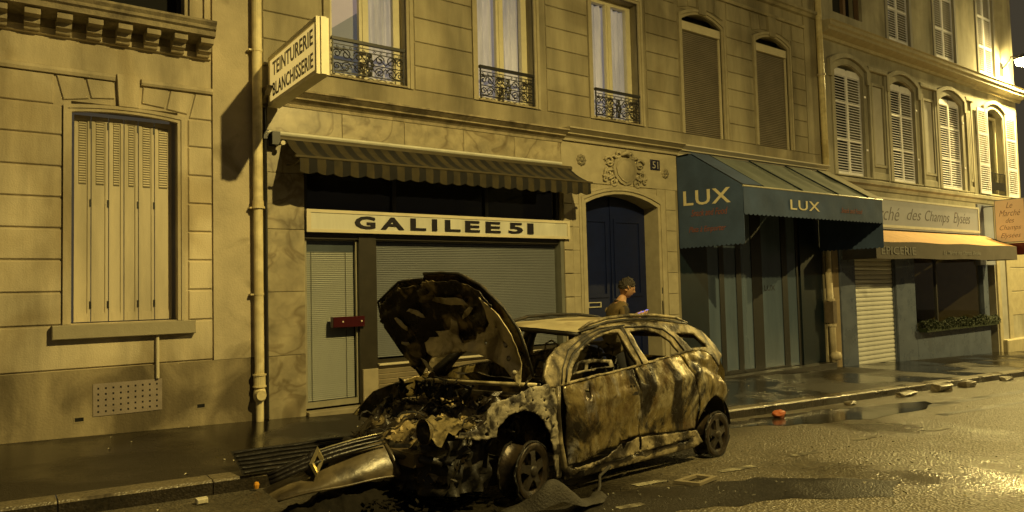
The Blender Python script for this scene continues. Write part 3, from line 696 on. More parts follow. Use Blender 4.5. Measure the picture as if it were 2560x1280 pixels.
# casement windows: frame, panes, curtains
def casement(a, b, lit_left):
    mb = MB(); y0, y1 = 0.24, 0.30; zt = 7.9
    c = (a + b) / 2
    f = MB()
    f.ring([(a + 0.13, 5.42), (b - 0.13, 5.42), (b - 0.13, zt), (a + 0.13, zt)], [(a, 5.28), (b, 5.28), (b, 8.0), (a, 8.0)], y0, y1 + 0.04)
    f.box(c - 0.085, c + 0.085, y0 - 0.02, y1, 5.43, zt - 0.01)
    f.box(c - 0.03, c + 0.03, y0 - 0.04, y0 - 0.0205, 5.43, zt - 0.01)
    fo = f.build('window_frame', FRAME_W, apt)
    for p0, p1 in ((a + 0.13, c - 0.085), (c + 0.085, b - 0.13)):
        sub('pane', MB().add([(p0, 0.27, 5.42), (p1, 0.27, 5.42), (p1, 0.27, zt), (p0, 0.27, zt)], [(0, 1, 2, 3)]), GLASS, fo)
    for k, (p0, p1) in enumerate(((a + 0.1, c + 0.02), (c - 0.02, b - 0.1))):
        ph = rnd.uniform(0, 6)
        if k == 0 and lit_left == 1:
            # the first window shows the lit ceiling above a grey wall instead of a net curtain
            sub('lit_ceiling', MB().add([(p0, 0.42, 6.15), (p1, 0.42, 6.62), (p1, 0.42, zt), (p0, 0.42, zt)], [(0, 1, 2, 3)]), CEILING_LIT, fo)
            sub('room_wall', MB().add([(p0, 0.422, 5.4), (p1, 0.422, 5.4), (p1, 0.422, 6.62), (p0, 0.422, 6.15)], [(0, 1, 2, 3)]), ROOM_GREY, fo)
            continue
        fr = rnd.uniform(34, 46)
        top = lambda t: t
        cur = MB().grid(lambda s, t: (p0 + (p1 - p0) * (s if k == 0 else min(1, s * (0.86 + 0.14 * t) + 0.12 * (1 - t))), 0.37 + 0.030 * math.sin(fr * s * (p1 - p0) + ph) + 0.015 * math.sin(17 * s + ph * 2 + t), 5.3 + (zt - 5.3) * t), 40, 6)
        sub('curtain', cur, CURTAIN, fo, True)
    sub('dark_room', MB().box(a, b, 0.55, 0.6, 5.2, 8.1), DARK, fo)
    MB().block(a, b, -0.03, 0.24, 5.262, 5.30, 0.008).build('window_sill', SOOTED, apt)
for k, (a, b) in enumerate(WX): casement(a, b, 1 if k == 0 else 0)
# wrought iron railings
def spiral(cx, cz, r, a0, turns, sgn=1, n=14):
    return [(cx + r * (1 - 0.75 * k / n) * math.cos(a0 + sgn * 2 * math.pi * turns * k / n), 0, cz + r * (1 - 0.75 * k / n) * math.sin(a0 + sgn * 2 * math.pi * turns * k / n)) for k in range(n + 1)]
def railing(a, b):
    w = b - a; y = -0.045
    root = MB().box(a, b, y - 0.03, y + 0.03, 5.865, 5.915).build('railing', IRON, apt)
    sub('bottom_rail', MB().box(a, b, y - 0.01, y + 0.01, 5.345, 5.36), IRON, root)
    sub('top_bar', MB().box(a, b, y - 0.008, y + 0.008, 5.80, 5.812), IRON, root)
    sub('middle_rail', MB().box(a, b, y - 0.008, y + 0.008, 5.735, 5.75), IRON, root)
    for xx in (a + 0.012, b - 0.012 - 0.02): sub('upright', MB().box(xx, xx + 0.02, y - 0.012, y + 0.012, 5.30, 5.86), IRON, root)
    c = (a + b) / 2; cz = 5.545
    sc = MB()
    T = lambda pts: [(x, y, z) for x, _, z in pts]
    for s_ in (-1, 1):
        for t_ in (-1, 1):
            for ox, r in ((0.20, 0.085), (0.42, 0.10), (0.58, 0.07)):
                x0 = c + s_ * ox * w / 1.35
                sc.tube(T(spiral(x0, cz + t_ * 0.105, r, math.pi / 2 * (1 - s_ * t_), 1.35, s_ * t_)), 0.010, 5)
            sc.tube([(c + s_ * 0.03, y, cz + t_ * 0.02), (c + s_ * 0.16, y, cz + t_ * 0.16), (c + s_ * 0.30, y, cz + t_ * 0.03), (c + s_ * 0.45, y, cz + t_ * 0.17), (c + s_ * 0.62 * w / 1.35, y, cz + t_ * 0.18)], 0.010, 5)
        sc.tube([(c, y, cz), (c + s_ * 0.66 * w / 1.35, y, cz)], 0.009, 5)
        sc.tube([(c + s_ * 0.05, y, 5.36), (c + s_ * 0.05, y, 5.735)], 0.010, 5)
        for q in range(5):
            xx = c + s_ * (0.1 + q * 0.115)
            sc.tube(T(spiral(xx, 5.772, 0.024, 0, 1.0, s_, 8)), 0.006, 4)
    sub('scrollwork', sc, IRON, root)
    ro = MB()
    for q in range(7):
        an = q * 2 * math.pi / 7
        ro.lathe([(0.0, -0.02), (0.032, -0.01), (0.038, 0.0), (0.030, 0.012), (0.0, 0.018)], (c + 0.055 * math.cos(an), y - 0.02, cz + 0.075 * math.sin(an)), 'y', 7)
    for dz in (-0.15, 0.15): ro.lathe([(0.0, -0.025), (0.045, -0.01), (0.05, 0.0), (0.03, 0.012), (0, 0.018)], (c, y - 0.015, cz + dz), 'y', 7)
    sub('rosette', ro, IRON, root)
for a, b in WX: railing(a + 0.0, b - 0.07)
# roller shutters in the two right windows
for (a, b) in SX:
    MB().block(a + 0.01, b - 0.01, 0.03, 0.2, 7.76, 7.965, 0.008).build('shutter_box', TRIM, apt)
    MB().box(a + 0.002, a + 0.05, 0.06, 0.16, 5.29, 7.755).build('guide_rail', TRIM, apt)
    MB().box(b - 0.05, b - 0.002, 0.06, 0.16, 5.29, 7.755).build('guide_rail', TRIM, apt)
    sl = MB(); z = 5.30
    while z < 7.75:
        z1 = min(z + 0.043, 7.76)
        sl.extx([(0.115, z), (0.09, z + 0.006), (0.083, (z + z1) / 2), (0.09, z1 - 0.008), (0.115, z1 - 0.003)], a + 0.052, b - 0.052); z += 0.046
    tag(sl.build('roller_shutter', ROLLER, apt), kind='stuff')
    MB().box(a + 0.02, b - 0.02, 0.3, 0.34, 5.25, 8.3).build('dark_room', DARK, apt)
# cornices above the ground floor: three sections
def cornice(x0, x1, zb, zt, out, m, ends=0.0):
    h = zt - zb
    MB().extx([(0.028, zb), (-0.05, zb), (-0.06, zb + h * 0.2), (-out * 0.45, zb + h * 0.42), (-out * 0.6, zb + h * 0.46), (-out * 0.6, zb + h * 0.55), (-out * 0.95, zb + h * 0.8), (-out, zb + h * 0.82), (-out, zb + h * 0.94), (0.028, zt)], x0, x1).build('cornice', m, apt)
cornice(3.34, 9.27, 4.66, 4.90, 0.30, SOOTED)
cornice(9.272, 12.72, 4.72, 4.96, 0.30, MOULD)
cornice(12.723, 18.72, 4.70, 4.95, 0.26, mat('pale_moulding', (0.55, 0.50, 0.38), 0.7, 0.15, 3))

# ------------------------------------------------------------------ the laundry shop GALILEE 51
shop = thing('laundry_shop_front', 'marble laundry shop front with closed blinds behind the burnt car', 'shop front', (6.6, 0, -0.2))
zf = [gz(3.7) - 0.1, 0.82, 1.79, 2.75, 3.62]
for a, b in zip(zf[:-1], zf[1:]): MB().block(3.405, 3.978, -0.035, 0.03, a + 0.003, b - 0.003, 0.005).build('marble_slab', MARBLE, shop)
MB().block(3.405, 3.978, -0.02, 0.03, 3.625, 4.25, 0.004).build('marble_slab', MARBLE, shop)
for a, b in ((3.405, 4.62), (4.62, 5.75), (5.75, 6.95), (6.95, 8.1), (8.1, 9.24)):
    MB().block(a + 0.003, b - 0.003, -0.04, 0.03, 4.262, 4.655, 0.005).build('marble_slab', MARBLE, shop)
MB().extx([(0.03, 4.20), (-0.06, 4.20), (-0.075, 4.225), (-0.06, 4.258), (0.03, 4.259)], 3.405, 9.24).build('moulding', FASCIA, shop)
# dark transom
MB().box(3.98, 9.25, 0.30, 0.34, 2.5, 4.2).build('dark_room', DARK, shop)
MB().add([(3.99, 0.12, 3.07), (9.24, 0.12, 3.07), (9.24, 0.12, 4.19), (3.99, 0.12, 4.19)], [(0, 1, 2, 3)]).build('transom_pane', GLASS, shop)
for xx in (3.985, 5.55, 7.45, 9.16): MB().box(xx, xx + 0.07, 0.06, 0.16, 3.10, 4.19).build('transom_bar', BLACKPAINT, shop)
MB().box(3.99, 9.24, 0.05, 0.17, 3.065, 3.098).build('transom_rail', mat('brown_rail', (0.12, 0.095, 0.05), 0.5, 0.3, 6), shop)
# fascia board with its letters
MB().block(4.0, 9.36, -0.09, 0.05, 2.73, 3.06, 0.004).build('fascia_board', FASCIA, shop)
MB().ring([(4.06, 2.765), (9.30, 2.765), (9.30, 3.025), (4.06, 3.025)], [(3.99, 2.715), (9.37, 2.715), (9.37, 3.075), (3.99, 3.075)], -0.105, -0.0905).build('fascia_frame', TRIM, shop)
def letter(ch, x0, w, z0, h, yy, m, parent, name='letter'):
    me = text_mesh(ch, m, lambda u, v, d: (x0 + u, yy - d, z0 + v), w, h, 0.02, 0.030, name=name); return link(name, me, parent)
# letter left edges and widths measured along the board
for ch, x0, w in (('G', 4.79, 0.36), ('A', 5.25, 0.43), ('L', 5.80, 0.30), ('I', 6.22, 0.10), ('L', 6.48, 0.32), ('E', 6.90, 0.31), ('E', 7.34, 0.33), ('5', 7.86, 0.33), ('1', 8.30, 0.145)):
    letter(ch, x0, w, 2.79, 0.205, -0.0905, BLACK_LETTER, shop)
# door, post and window
fr = MB(); fr.box(4.90, 5.20, 0.0, 0.2, -0.3, 2.72); fr.build('door_post', mat('dark_bronze', (0.035, 0.030, 0.020), 0.35, 0.3, 4), shop)
MB().box(4.0, 9.25, 0.02, 0.2, 2.62, 2.725).build('head_rail', mat('dark_bronze', (0, 0, 0)), shop)
def blind(x0, x1, z0, z1, y, m, parent, pitch=0.042):
    sl = MB(); z = z0
    while z < z1:
        sl.add([(x0, y - 0.012, z), (x1, y - 0.012, z), (x1, y + 0.010, z + pitch * 0.92), (x0, y + 0.010, z + pitch * 0.92)], [(0, 1, 2, 3)]); z += pitch
    o = tag(sl.build('blind_slats', m, parent), kind='stuff')
    return o
zb = gz(4.4)
door = MB().ring([(4.045, zb + 0.19), (4.87, zb + 0.19), (4.87, 2.60), (4.045, 2.60)], [(4.0, zb + 0.10), (4.898, zb + 0.10), (4.898, 2.618), (4.0, 2.618)], 0.08, 0.13).build('glass_door', mat('aluminium_door', (0.30, 0.28, 0.20), 0.4, 0.2, 5), shop)
sub('pane', MB().add([(4.045, 0.10, zb + 0.19), (4.87, 0.10, zb + 0.19), (4.87, 0.10, 2.6), (4.045, 0.10, 2.6)], [(0, 1, 2, 3)]), GLASS, door)
blind(4.05, 4.865, zb + 0.20, 2.42, 0.17, BLIND_DOOR, shop, 0.031)
cd = MB()
for xx in (4.14, 4.72): cd.box(xx, xx + 0.006, 0.145, 0.150, zb + 0.2, 2.42)
cd.build('blind_cord', mat('cord', (0.10, 0.10, 0.08), 0.8), shop)
MB().box(4.04, 4.88, 0.16, 0.2, 2.42, 2.6).build('blind_head', mat('dark_blue_grey', (0.05, 0.065, 0.08), 0.5), shop)
rp = MB().block(4.42, 4.96, -0.06, 0.06, 1.20, 1.37, 0.008).build('push_plate', RED, shop)
bt = MB()
for xx in (4.58, 4.90): bt.lathe([(0.0, -0.012), (0.014, -0.010), (0.016, 0.0)], (xx, -0.061, 1.29), 'y', 8)
sub('screw', bt, TRIM, rp)
win = MB().ring([(5.23, 0.63), (9.22, 0.63), (9.22, 2.60), (5.23, 2.60)], [(5.20, 0.57), (9.25, 0.57), (9.25, 2.619), (5.20, 2.619)], 0.05, 0.12).build('display_window', mat('dark_bronze', (0, 0, 0)), shop)
sub('pane', MB().add([(5.23, 0.09, 0.63), (9.22, 0.09, 0.63), (9.22, 0.09, 2.6), (5.23, 0.09, 2.6)], [(0, 1, 2, 3)]), GLASS, win)
blind(5.26, 9.2, 0.66, 2.58, 0.17, BLIND, shop, 0.031)
MB().box(4.0, 9.24, 0.26, 0.29, -0.3, 2.62).build('dark_room', DARK, shop)
MB().block(5.21, 9.24, -0.05, 0.2, 0.535, 0.568, 0.006).build('window_ledge', TRIM, shop)
MB().block(4.92, 5.19, -0.05, 0.01, gz(5) - 0.02, 0.50, 0.01).build('post_base', mat('beige_tile', (0.36, 0.31, 0.20), 0.5, 0.25, 4), shop)
MB().box(5.205, 9.24, 0.06, 0.1, -0.4, 0.53).build('riser_back', DARK, shop)
z = gz(9) + 0.03
while z < 0.50:
    MB().extx([(0.06, z), (0.02, z), (-0.005, z + 0.065), (0.03, z + 0.075)], 5.21, 9.24).build('riser_slat', RISER, shop); z += 0.083
MB().block(3.98, 5.2, -0.14, 0.08, gz(4.6) - 0.06, gz(4.6) + 0.075, 0.01).build('door_step', mat('worn_step', (0.30, 0.26, 0.17), 0.7, 0.3, 4, 0.2, 40), shop)
MB().box(9.17, 9.25, -0.03, 0.18, -0.5, 2.7).build('side_post', mat('grey_post', (0.16, 0.16, 0.13), 0.5, 0.2, 4), shop)

# its striped awning
aw = thing('striped_awning', 'faded brown striped awning with scalloped valance over the laundry window', 'awning', (6.5, -0.3, 3.5))
def aw_pt(s, t):
    x = 3.66 + (9.38 - 3.66) * s; 
    return (x, -0.075 - 0.66 * t, 4.17 - 0.40 * t - 0.045 * math.sin(math.pi * t) + 0.006 * math.sin(40 * s))
MB().grid(aw_pt, 60, 6).build('canopy', STRIPE, aw, True)
va = MB(); ns = 176; per = 8
vs, fs = [], []
for i in range(ns + 1):
    s = i / ns; x, y, z = aw_pt(s, 1); ph = (i % per) / per
    dz = 0.225 + 0.035 * math.sin(math.pi * ph); yo = 0.012 * math.sin(i * 0.9) 
    vs += [(x, y - 0.004, z), (x, y - 0.012 + yo, z - 0.12), (x, y - 0.006 - yo * 0.5, z - dz)]
for i in range(ns):
    for j in range(2): fs.append((3 * i + j, 3 * i + 3 + j, 3 * i + 4 + j, 3 * i + 1 + j))
va.add(vs, fs).build('valance', STRIPE, aw, True)
MB().tube([(3.60, -0.735, 3.765), (9.42, -0.735, 3.765)], 0.022, 8).build('front_bar', mat('dull_metal', (0.12, 0.10, 0.06), 0.4, 0.2, 6, metal=0.5), aw)
for xx in (3.72, 9.30): MB().tube([(xx, -0.03, 3.75), (xx, -0.36, 3.70), (xx, -0.72, 3.765)], 0.014, 6).build('folding_arm', mat('dull_metal', (0, 0, 0)), aw)
MB().tube([(3.50, -0.10, 4.14), (9.44, -0.10, 4.14)], 0.045, 10).build('roller_tube', mat('dull_metal', (0, 0, 0)), aw)
MB().box(3.44, 3.56, -0.2, 0.0, 4.02, 4.22).build('end_bracket', IRON, aw)
MB().lathe([(0, -0.03), (0.035, -0.03), (0.035, 0.03), (0, 0.03)], (3.58, -0.24, 4.04), 'y', 10).build('crank_box', TRIM, aw)

# hanging sign of the laundry
SXX = 3.43
sg = thing('hanging_laundry_sign', 'lit yellow projecting sign of the dry cleaner and laundry above the drainpipe', 'sign', (3.5, -1.0, 4.7))
MB().box(3.43, 3.585, -2.10, -0.10, 4.60, 5.36).build('sign_box', SIGNCASE, sg)
# slight taper of the old case: top rises toward the wall
MB().box(3.422, 3.4285, -2.03, -0.17, 4.67, 5.29).build('sign_face', SIGNWHITE, sg)
MB().box(3.5865, 3.593, -2.03, -0.17, 4.67, 5.29).build('sign_face', SIGNWHITE, sg)
rim = MB(); f4 = [(-2.10, 4.60), (-0.10, 4.60), (-0.10, 5.36), (-2.10, 5.36)]; i4 = [(-2.04, 4.66), (-0.16, 4.66), (-0.16, 5.30), (-2.04, 5.30)]
vs = [(3.412, y, z) for y, z in f4] + [(3.412, y, z) for y, z in i4] + [(3.4285, y, z) for y, z in f4] + [(3.4285, y, z) for y, z in i4]
fs = []
for i in range(4):
    j = (i + 1) % 4; fs += [(i, j, 4 + j, 4 + i), (i, 8 + i, 8 + j, j), (4 + i, 4 + j, 12 + j, 12 + i)]
rim.add(vs, fs).build('sign_rim', SIGNCASE, sg)
MB().box(3.47, 3.545, -2.125, -2.102, 4.60, 5.36).build('end_fillet', SIGNCASE, sg)
for body, z0, h in (('TEINTURERIE', 5.02, 0.215), ('BLANCHISSERIE', 4.715, 0.205)):
    link('lettering', text_mesh(body, BLACK_LETTER, lambda u, v, d: (3.4205 - d, -0.30 - u, z0 + v), 1.66, h, 0.004, 0.018, spacing=1.05), sg)
for zz in (4.66, 5.26): MB().tube([(3.50, -0.10, zz), (3.50, 0.02, zz)], 0.02, 6).build('bracket', IRON, sg)

# ------------------------------------------------------------------ portal number 51
def ap(name, mb, m, smooth=False): return mb.build(name, m, apt, smooth)
zj = [-0.55, 0.15, 0.62, 1.09, 1.56, 2.03, 2.50, 2.97, 3.44, 3.9]
for a, b in zip(zj[:-1], zj[1:]):
    MB().block(9.275, 9.50, -0.035, 0.03, a + 0.007, b - 0.007, 0.01).build('stone_block', MOULD, apt)
    MB().block(9.515, 9.86, -0.015, 0.03, a + 0.002, b - 0.002, 0.006).build('stone_block', MOULD, apt)
    MB().block(12.30, 12.62, -0.015, 0.03, a + 0.004, b - 0.004, 0.006).build('stone_block', MOULD, apt)
ap('portal_panel', MB().box(9.275, 12.70, 0.0, 0.03, 3.905, 4.715), MOULD)
for o_, w_, y_ in ((0.0, 0.07, -0.02), (0.07, 0.06, -0.05), (0.13, 0.06, -0.035)):
    arch_surround(9.88 - o_, 12.02 + o_, gz(11) - 0.1, 3.48 + o_, 0.24, w_, y_, 0.40 if o_ == 0 else 0.05).build('portal_arch', MOULD, apt)
sp_ = MB(); sp_.prism(arc(9.87, 12.03, 3.49, 0.25) + [(12.03, 3.9), (9.87, 3.9)], 0.03, 0.4); ap('arch_spandrel', sp_, MOULD)
ap('portal_panel', MB().box(12.035, 12.295, 0.005, 0.03, gz(12) - 0.1, 3.9), MOULD)
# big blue carriage door
dr = MB().box(9.87, 12.03, 0.40, 0.46, gz(11) - 0.1, 3.80).build('carriage_door', DOORBLUE, apt)
for a, b in ((9.95, 10.92), (10.98, 11.95)):
    for z0, z1 in ((gz(11) + 0.15, 1.0), (1.5, 3.25)):
        sub('door_panel', MB().ring([(a + 0.14, z0 + 0.1), (b - 0.14, z0 + 0.1), (b - 0.14, z1 - 0.1), (a + 0.14, z1 - 0.1)], [(a + 0.06, z0 + 0.02), (b - 0.06, z0 + 0.02), (b - 0.06, z1 - 0.02), (a + 0.06, z1 - 0.02)], 0.375, 0.3985), DOORBLUE, dr)
sub('astragal', MB().box(10.93, 10.97, 0.37, 0.3985, gz(11), 3.70), DOORBLUE, dr)
lt = MB().ring([(10.25, 1.335), (10.58, 1.335), (10.58, 1.41), (10.25, 1.41)], [(10.23, 1.315), (10.60, 1.315), (10.60, 1.43), (10.23, 1.43)], 0.372, 0.398)
sub('letter_slot', lt, mat('pale_metal', (0.5, 0.47, 0.35), 0.35, 0.2, 10), dr)
# carved cartouche over the arch
cc = (11.03, 4.22)
ct = MB()
sh_o = [(0.0, 0.26), (0.16, 0.30), (0.30, 0.22), (0.36, 0.05), (0.30, -0.14), (0.16, -0.26), (0.0, -0.32), (-0.16, -0.26), (-0.30, -0.14), (-0.36, 0.05), (-0.30, 0.22), (-0.16, 0.30)]
def rel(poly, k, y0, y1): return [(cc[0] + x * k, cc[1] + z * k) for x, z in poly]
ct.prism(rel(sh_o, 1.0, 0, 0), -0.05, 0.01); ct.prism(rel(sh_o, 0.80, 0, 0), -0.075, -0.045)
dm = MB().grid(lambda s, t: (cc[0] + 0.24 * (0.02 + 0.98 * s) * math.cos(2 * math.pi * t), -0.075 - 0.045 * (1 - s * s), cc[1] + 0.22 * (0.02 + 0.98 * s) * math.sin(2 * math.pi * t)), 5, 18)
cart = ct.build('cartouche', STONE, apt)
sub('shield_boss', dm, STONE, cart, True)
sc = MB()
for s_ in (-1, 1):
    for (ox, oz, r, a0, sg2) in ((0.46, 0.16, 0.13, 0.3, 1), (0.50, -0.08, 0.11, 1.2, -1), (0.36, -0.26, 0.10, 2.4, 1), (0.20, 0.36, 0.09, -0.6, -1), (0.60, -0.20, 0.07, 0.8, 1)):
        pts = [(cc[0] + s_ * (p[0] + ox), -0.035, cc[1] + p[2] + oz) for p in spiral(0, 0, r, a0, 1.2, sg2, 12)]
        sc.tube(pts, [0.034 - 0.0018 * i for i in range(len(pts))], 6)
    for q in range(5):
        an = 0.5 + q * 0.42
        sc.tube([(cc[0] + s_ * 0.36 * math.cos(an - 0.9), -0.03, cc[1] + 0.33 * math.sin(an - 0.9)), (cc[0] + s_ * 0.50 * math.cos(an - 0.95), -0.05, cc[1] + 0.42 * math.sin(an - 0.95)), (cc[0] + s_ * 0.58 * math.cos(an - 1.05), -0.03, cc[1] + 0.40 * math.sin(an - 1.05))], [0.03, 0.03, 0.01], 5)
sc.tube([(cc[0] - 0.12, -0.04, cc[1] + 0.33), (cc[0], -0.09, cc[1] + 0.40), (cc[0] + 0.12, -0.04, cc[1] + 0.33)], [0.03, 0.06, 0.03], 7)
sub('scroll_carving', sc, STONE, cart, True)
for rx, rz_, r in ((9.80, 4.36, 0.13), (12.30, 4.27, 0.12)):
    rs = MB()
    for q in range(8):
        an = q * math.pi / 4; rs.lathe([(0, -0.05), (r * 0.3, -0.035), (r * 0.36, 0.0)], (rx + r * 0.62 * math.cos(an), 0, rz_ + r * 0.62 * math.sin(an)), 'y', 7)
    rs.lathe([(0, -0.06), (r * 0.35, -0.045), (r * 0.4, 0.0)], (rx, 0, rz_), 'y', 8)
    ap('carved_rosette', rs, STONE, True)
pl = MB().block(11.84, 12.14, -0.02, 0.0, 4.32, 4.55, 0.006).build('number_plate', PLATE51, apt)
me = text_mesh('51', NUMERAL, lambda u, v, d: (11.90 + u, -0.0205 - d, 4.35 + v), 0.18, 0.16, 0.003, 0.01)
o = bpy.data.objects.new('lettering', me); COL.objects.link(o); o.parent = pl
MB().block(12.06, 12.20, -0.025, 0.005, 1.56, 1.71, 0.01).build('intercom', IRON, apt)
MB().block(12.05, 12.19, -0.02, 0.005, 1.05, 1.42, 0.006).build('brass_plate', mat('brass', (0.16, 0.10, 0.03), 0.4, 0.3, 8, metal=0.4), apt)
ap('door_step', MB().block(9.88, 12.02, -0.1, 0.4, gz(11) - 0.15, gz(11) + 0.03, 0.01), mat('worn_step', (0, 0, 0)))

# ------------------------------------------------------------------ LUX shop front and awning
lux = thing('snack_bar_front', 'dark teal snack bar front with tall frosted glass doors', 'shop front', (15.6, 0, -0.5))
zl = lambda x: gz(x)
MB().box(12.70, 18.62, 0.22, 0.26, -1.4, 4.2).build('back_panel', DARK, lux)
MB().box(12.745, 13.72, 0.06, 0.2, -0.7, 4.2).build('side_panel', TEAL_DARK, lux)
panes = [(13.79, 14.22), (14.40, 14.87), (15.07, 15.50), (15.92, 16.78), (17.02, 17.44)]
posts = [(13.722, 13.788), (14.222, 14.398), (14.872, 15.068), (15.502, 15.918), (16.782, 17.018), (17.442, 17.56)]
for a, b in posts: MB().box(a, b, 0.10, 0.2, zl(a) - 0.1, 4.2).build('post', BLACKPAINT, lux)
for a, b in panes:
    p = MB().box(a - 0.03, b + 0.03, 0.12, 0.14, zl(a) + 0.12, 4.15).build('frosted_pane', TEAL_PANE, lux)
    MB().box(a, b, 0.095, 0.2, zl(a) - 0.1, zl(a) + 0.118).build('bottom_rail', BLACKPAINT, lux)
o = link('lettering', text_mesh('LUX', BLACK_LETTER, lambda u, v, d: (16.02 + u, 0.1195 - d, 1.55 + v), 0.46, 0.14, 0.002, 0.0), lux)
MB().box(17.565, 18.62, 0.06, 0.2, zl(18) - 0.2, 4.2).build('side_panel', TEAL_DARK, lux)
z = zl(18) + 0.05
MB().block(12.74, 18.62, -0.25, 0.05, zl(18.6) - 0.25, zl(15.6) + 0.06, 0.01).build('door_step', mat('dark_step', (0.035, 0.032, 0.028), 0.35, 0.3, 3, 0.2, 30), lux)

la = thing('teal_awning', 'teal box awning with cream LUX lettering over the snack bar', 'awning', (15.5, -0.9, 3.3))
A0, A1, YF = 12.71, 18.42, -1.76
def scallop_x(x, yA, yB, zt, zb, n, amp, nper):
    """fabric side panel in the plane x: sloped top zt(y), scalloped bottom"""
    pts_t = [(yA + (yB - yA) * i / n) for i in range(n + 1)]
    vs, fs = [], []
    for i, y in enumerate(pts_t):
        ph = (i % nper) / nper
        for dx in (0.0, 0.012):
            vs += [(x + dx, y, zt(y)), (x + dx, y, (zt(y) + zb) / 2), (x + dx, y, zb - amp * math.sin(math.pi * ph))]
    for i in range(n):
        a, b = 6 * i, 6 * i + 6
        fs += [(a, b, b + 1, a + 1), (a + 1, b + 1, b + 2, a + 2), (a + 3, a + 4, b + 4, b + 3), (a + 4, a + 5, b + 5, b + 4), (a, a + 3, b + 3, b), (a + 2, b + 2, b + 5, a + 5)]
    fs += [(0, 1, 4, 3), (1, 2, 5, 4)]; k = 6 * n; fs += [(k, k + 3, k + 4, k + 1), (k + 1, k + 4, k + 5, k + 2)]
    return MB().add(vs, fs)
ztop = lambda y: 4.70 if y > -0.36 else 4.70 - (4.70 - 3.80) * (-0.36 - y) / (-0.36 - YF)
for x in (A0, A1):
    scallop_x(x, -0.01, YF, ztop, 2.60, 60, 0.035, 4).build('side_panel', TEAL, la)
def slope(x0, x1, lift, m, name, nx=2, sag=0.0):
    P = [(-0.02, 4.70 + lift), (-0.36, 4.70 + lift), (YF, 3.80 + lift)]
    vs, fs = [], []
    for i in range(nx + 1):
        x = x0 + (x1 - x0) * i / nx
        for j in range(9):
            t = j / 8
            y = -0.36 + (YF + 0.36) * t; z = 4.70 + (3.80 - 4.70) * t + lift - sag * math.sin(math.pi * t) * (0.6 + 0.4 * math.sin(i * math.pi / 3)) + sag * 0.9 * noise.noise((x * 1.3, y * 2.2, 0))
            vs.append((x, y, z))
    w = 9
    for i in range(nx):
        for j in range(8): fs.append((i * w + j, (i + 1) * w + j, (i + 1) * w + j + 1, i * w + j + 1))
    return MB().add(vs, fs).build(name, m, la, True)
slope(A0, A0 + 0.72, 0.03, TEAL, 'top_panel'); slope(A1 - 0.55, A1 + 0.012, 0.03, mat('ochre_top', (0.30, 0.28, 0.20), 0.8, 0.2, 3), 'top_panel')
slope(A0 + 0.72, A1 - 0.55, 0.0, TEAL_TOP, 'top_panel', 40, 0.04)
MB().box(A0, A1, -0.36, -0.02, 4.66, 4.698).build('top_cap', TEAL, la)
for x in (A0 + 0.72, A0 + 2.2, A0 + 3.7, A1 - 0.56): MB().tube([(x, -0.37, 4.715), (x, YF, 3.815)], 0.018, 6).build('frame_rib', TEAL_DARK, la)
MB().tube([(A0, YF - 0.01, 3.79), (A1 + 0.01, YF - 0.01, 3.79)], 0.02, 8).build('front_bar', mat('pale_metal', (0, 0, 0)), la)
vs, fs = [], []; n = 150
for i in range(n + 1):
    x = A0 + (A1 - A0) * i / n; ph = (i % 4) / 4
    for dy in (0.0, 0.012):
        vs += [(x, YF - dy, 3.775), (x, YF - dy + 0.01 * math.sin(i * 0.35), 3.5), (x, YF - dy, 3.21 - 0.03 * math.sin(math.pi * ph))]
for i in range(n):
    a, b = 6 * i, 6 * i + 6
    fs += [(a, b, b + 1, a + 1), (a + 1, b + 1, b + 2, a + 2), (a + 3, a + 4, b + 4, b + 3), (a + 4, a + 5, b + 5, b + 4), (a + 2, b + 2, b + 5, a + 5)]
MB().add(vs, fs).build('valance', TEAL, la)
def on_side(u, v, d, y0, z0): return (A0 - 0.002 - d, y0 - u, z0 + v)
link('lettering', text_mesh('LUX', CREAM_LETTER, lambda u, v, d: (A0 - 0.002 - d, -0.17 - u, 3.53 + v - 0.045 * u), 1.28, 0.33, 0.003, 0.012, spacing=1.1), la)
link('lettering', text_mesh('Snack and Food', RED_LETTER, lambda u, v, d: (A0 - 0.002 - d, -0.38 - u, 3.27 + v - 0.03 * u), 0.98, 0.15, 0.003, 0.004, shear=0.3), la)
link('lettering', text_mesh('Plats à Emporter', RED_LETTER, lambda u, v, d: (A0 - 0.002 - d, -0.30 - u, 2.88 + v - 0.02 * u), 1.0, 0.16, 0.003, 0.006, shear=0.3), la)
link('lettering', text_mesh('LUX', CREAM_LETTER, lambda u, v, d: (14.36 + u, YF - 0.026 - d, 3.36 + v), 1.16, 0.22, 0.003, 0.008, spacing=1.1), la)
link('lettering', text_mesh('Snack and Food', RED_LETTER, lambda u, v, d: (16.45 + u, YF - 0.026 - d, 3.38 + v), 0.95, 0.12, 0.003, 0.0, shear=0.3), la)

# right downpipe
p2 = thing('drainpipe', 'stained drainpipe standing between the snack bar and the grey grocery', 'drainpipe', (18.75, -0.12, -0.6))
for pts, r in (([(18.74, -0.12, 4.98), (18.70, -0.12, 8.2), (18.66, -0.12, 13)], 0.085), ([(18.62, -0.12, 2.0), (18.66, -0.12, 4.6)], 0.075), ([(18.70, -0.12, -0.50), (18.68, -0.12, 0.6), (18.62, -0.12, 2.0)], 0.085)):
    MB().tube(pts, r, 12).build('pipe_section', PIPE2 if pts[0][2] < 4 else PIPE, p2, True)
for z0, x in ((0.55, 18.68), (1.25, 18.655), (7.5, 18.71)): MB().lathe([(0, -0.03), (0.115, -0.03), (0.115, 0.03), (0, 0.03)], (x, -0.12, z0), 'z', 12).build('collar', PIPE2, p2)
MB().lathe([(0, -0.12), (0.12, -0.10), (0.15, 0.0), (0.12, 0.1), (0, 0.12)], (18.72, -0.17, -0.28), 'z', 12).build('inspection_trap', PIPE2, p2, True)
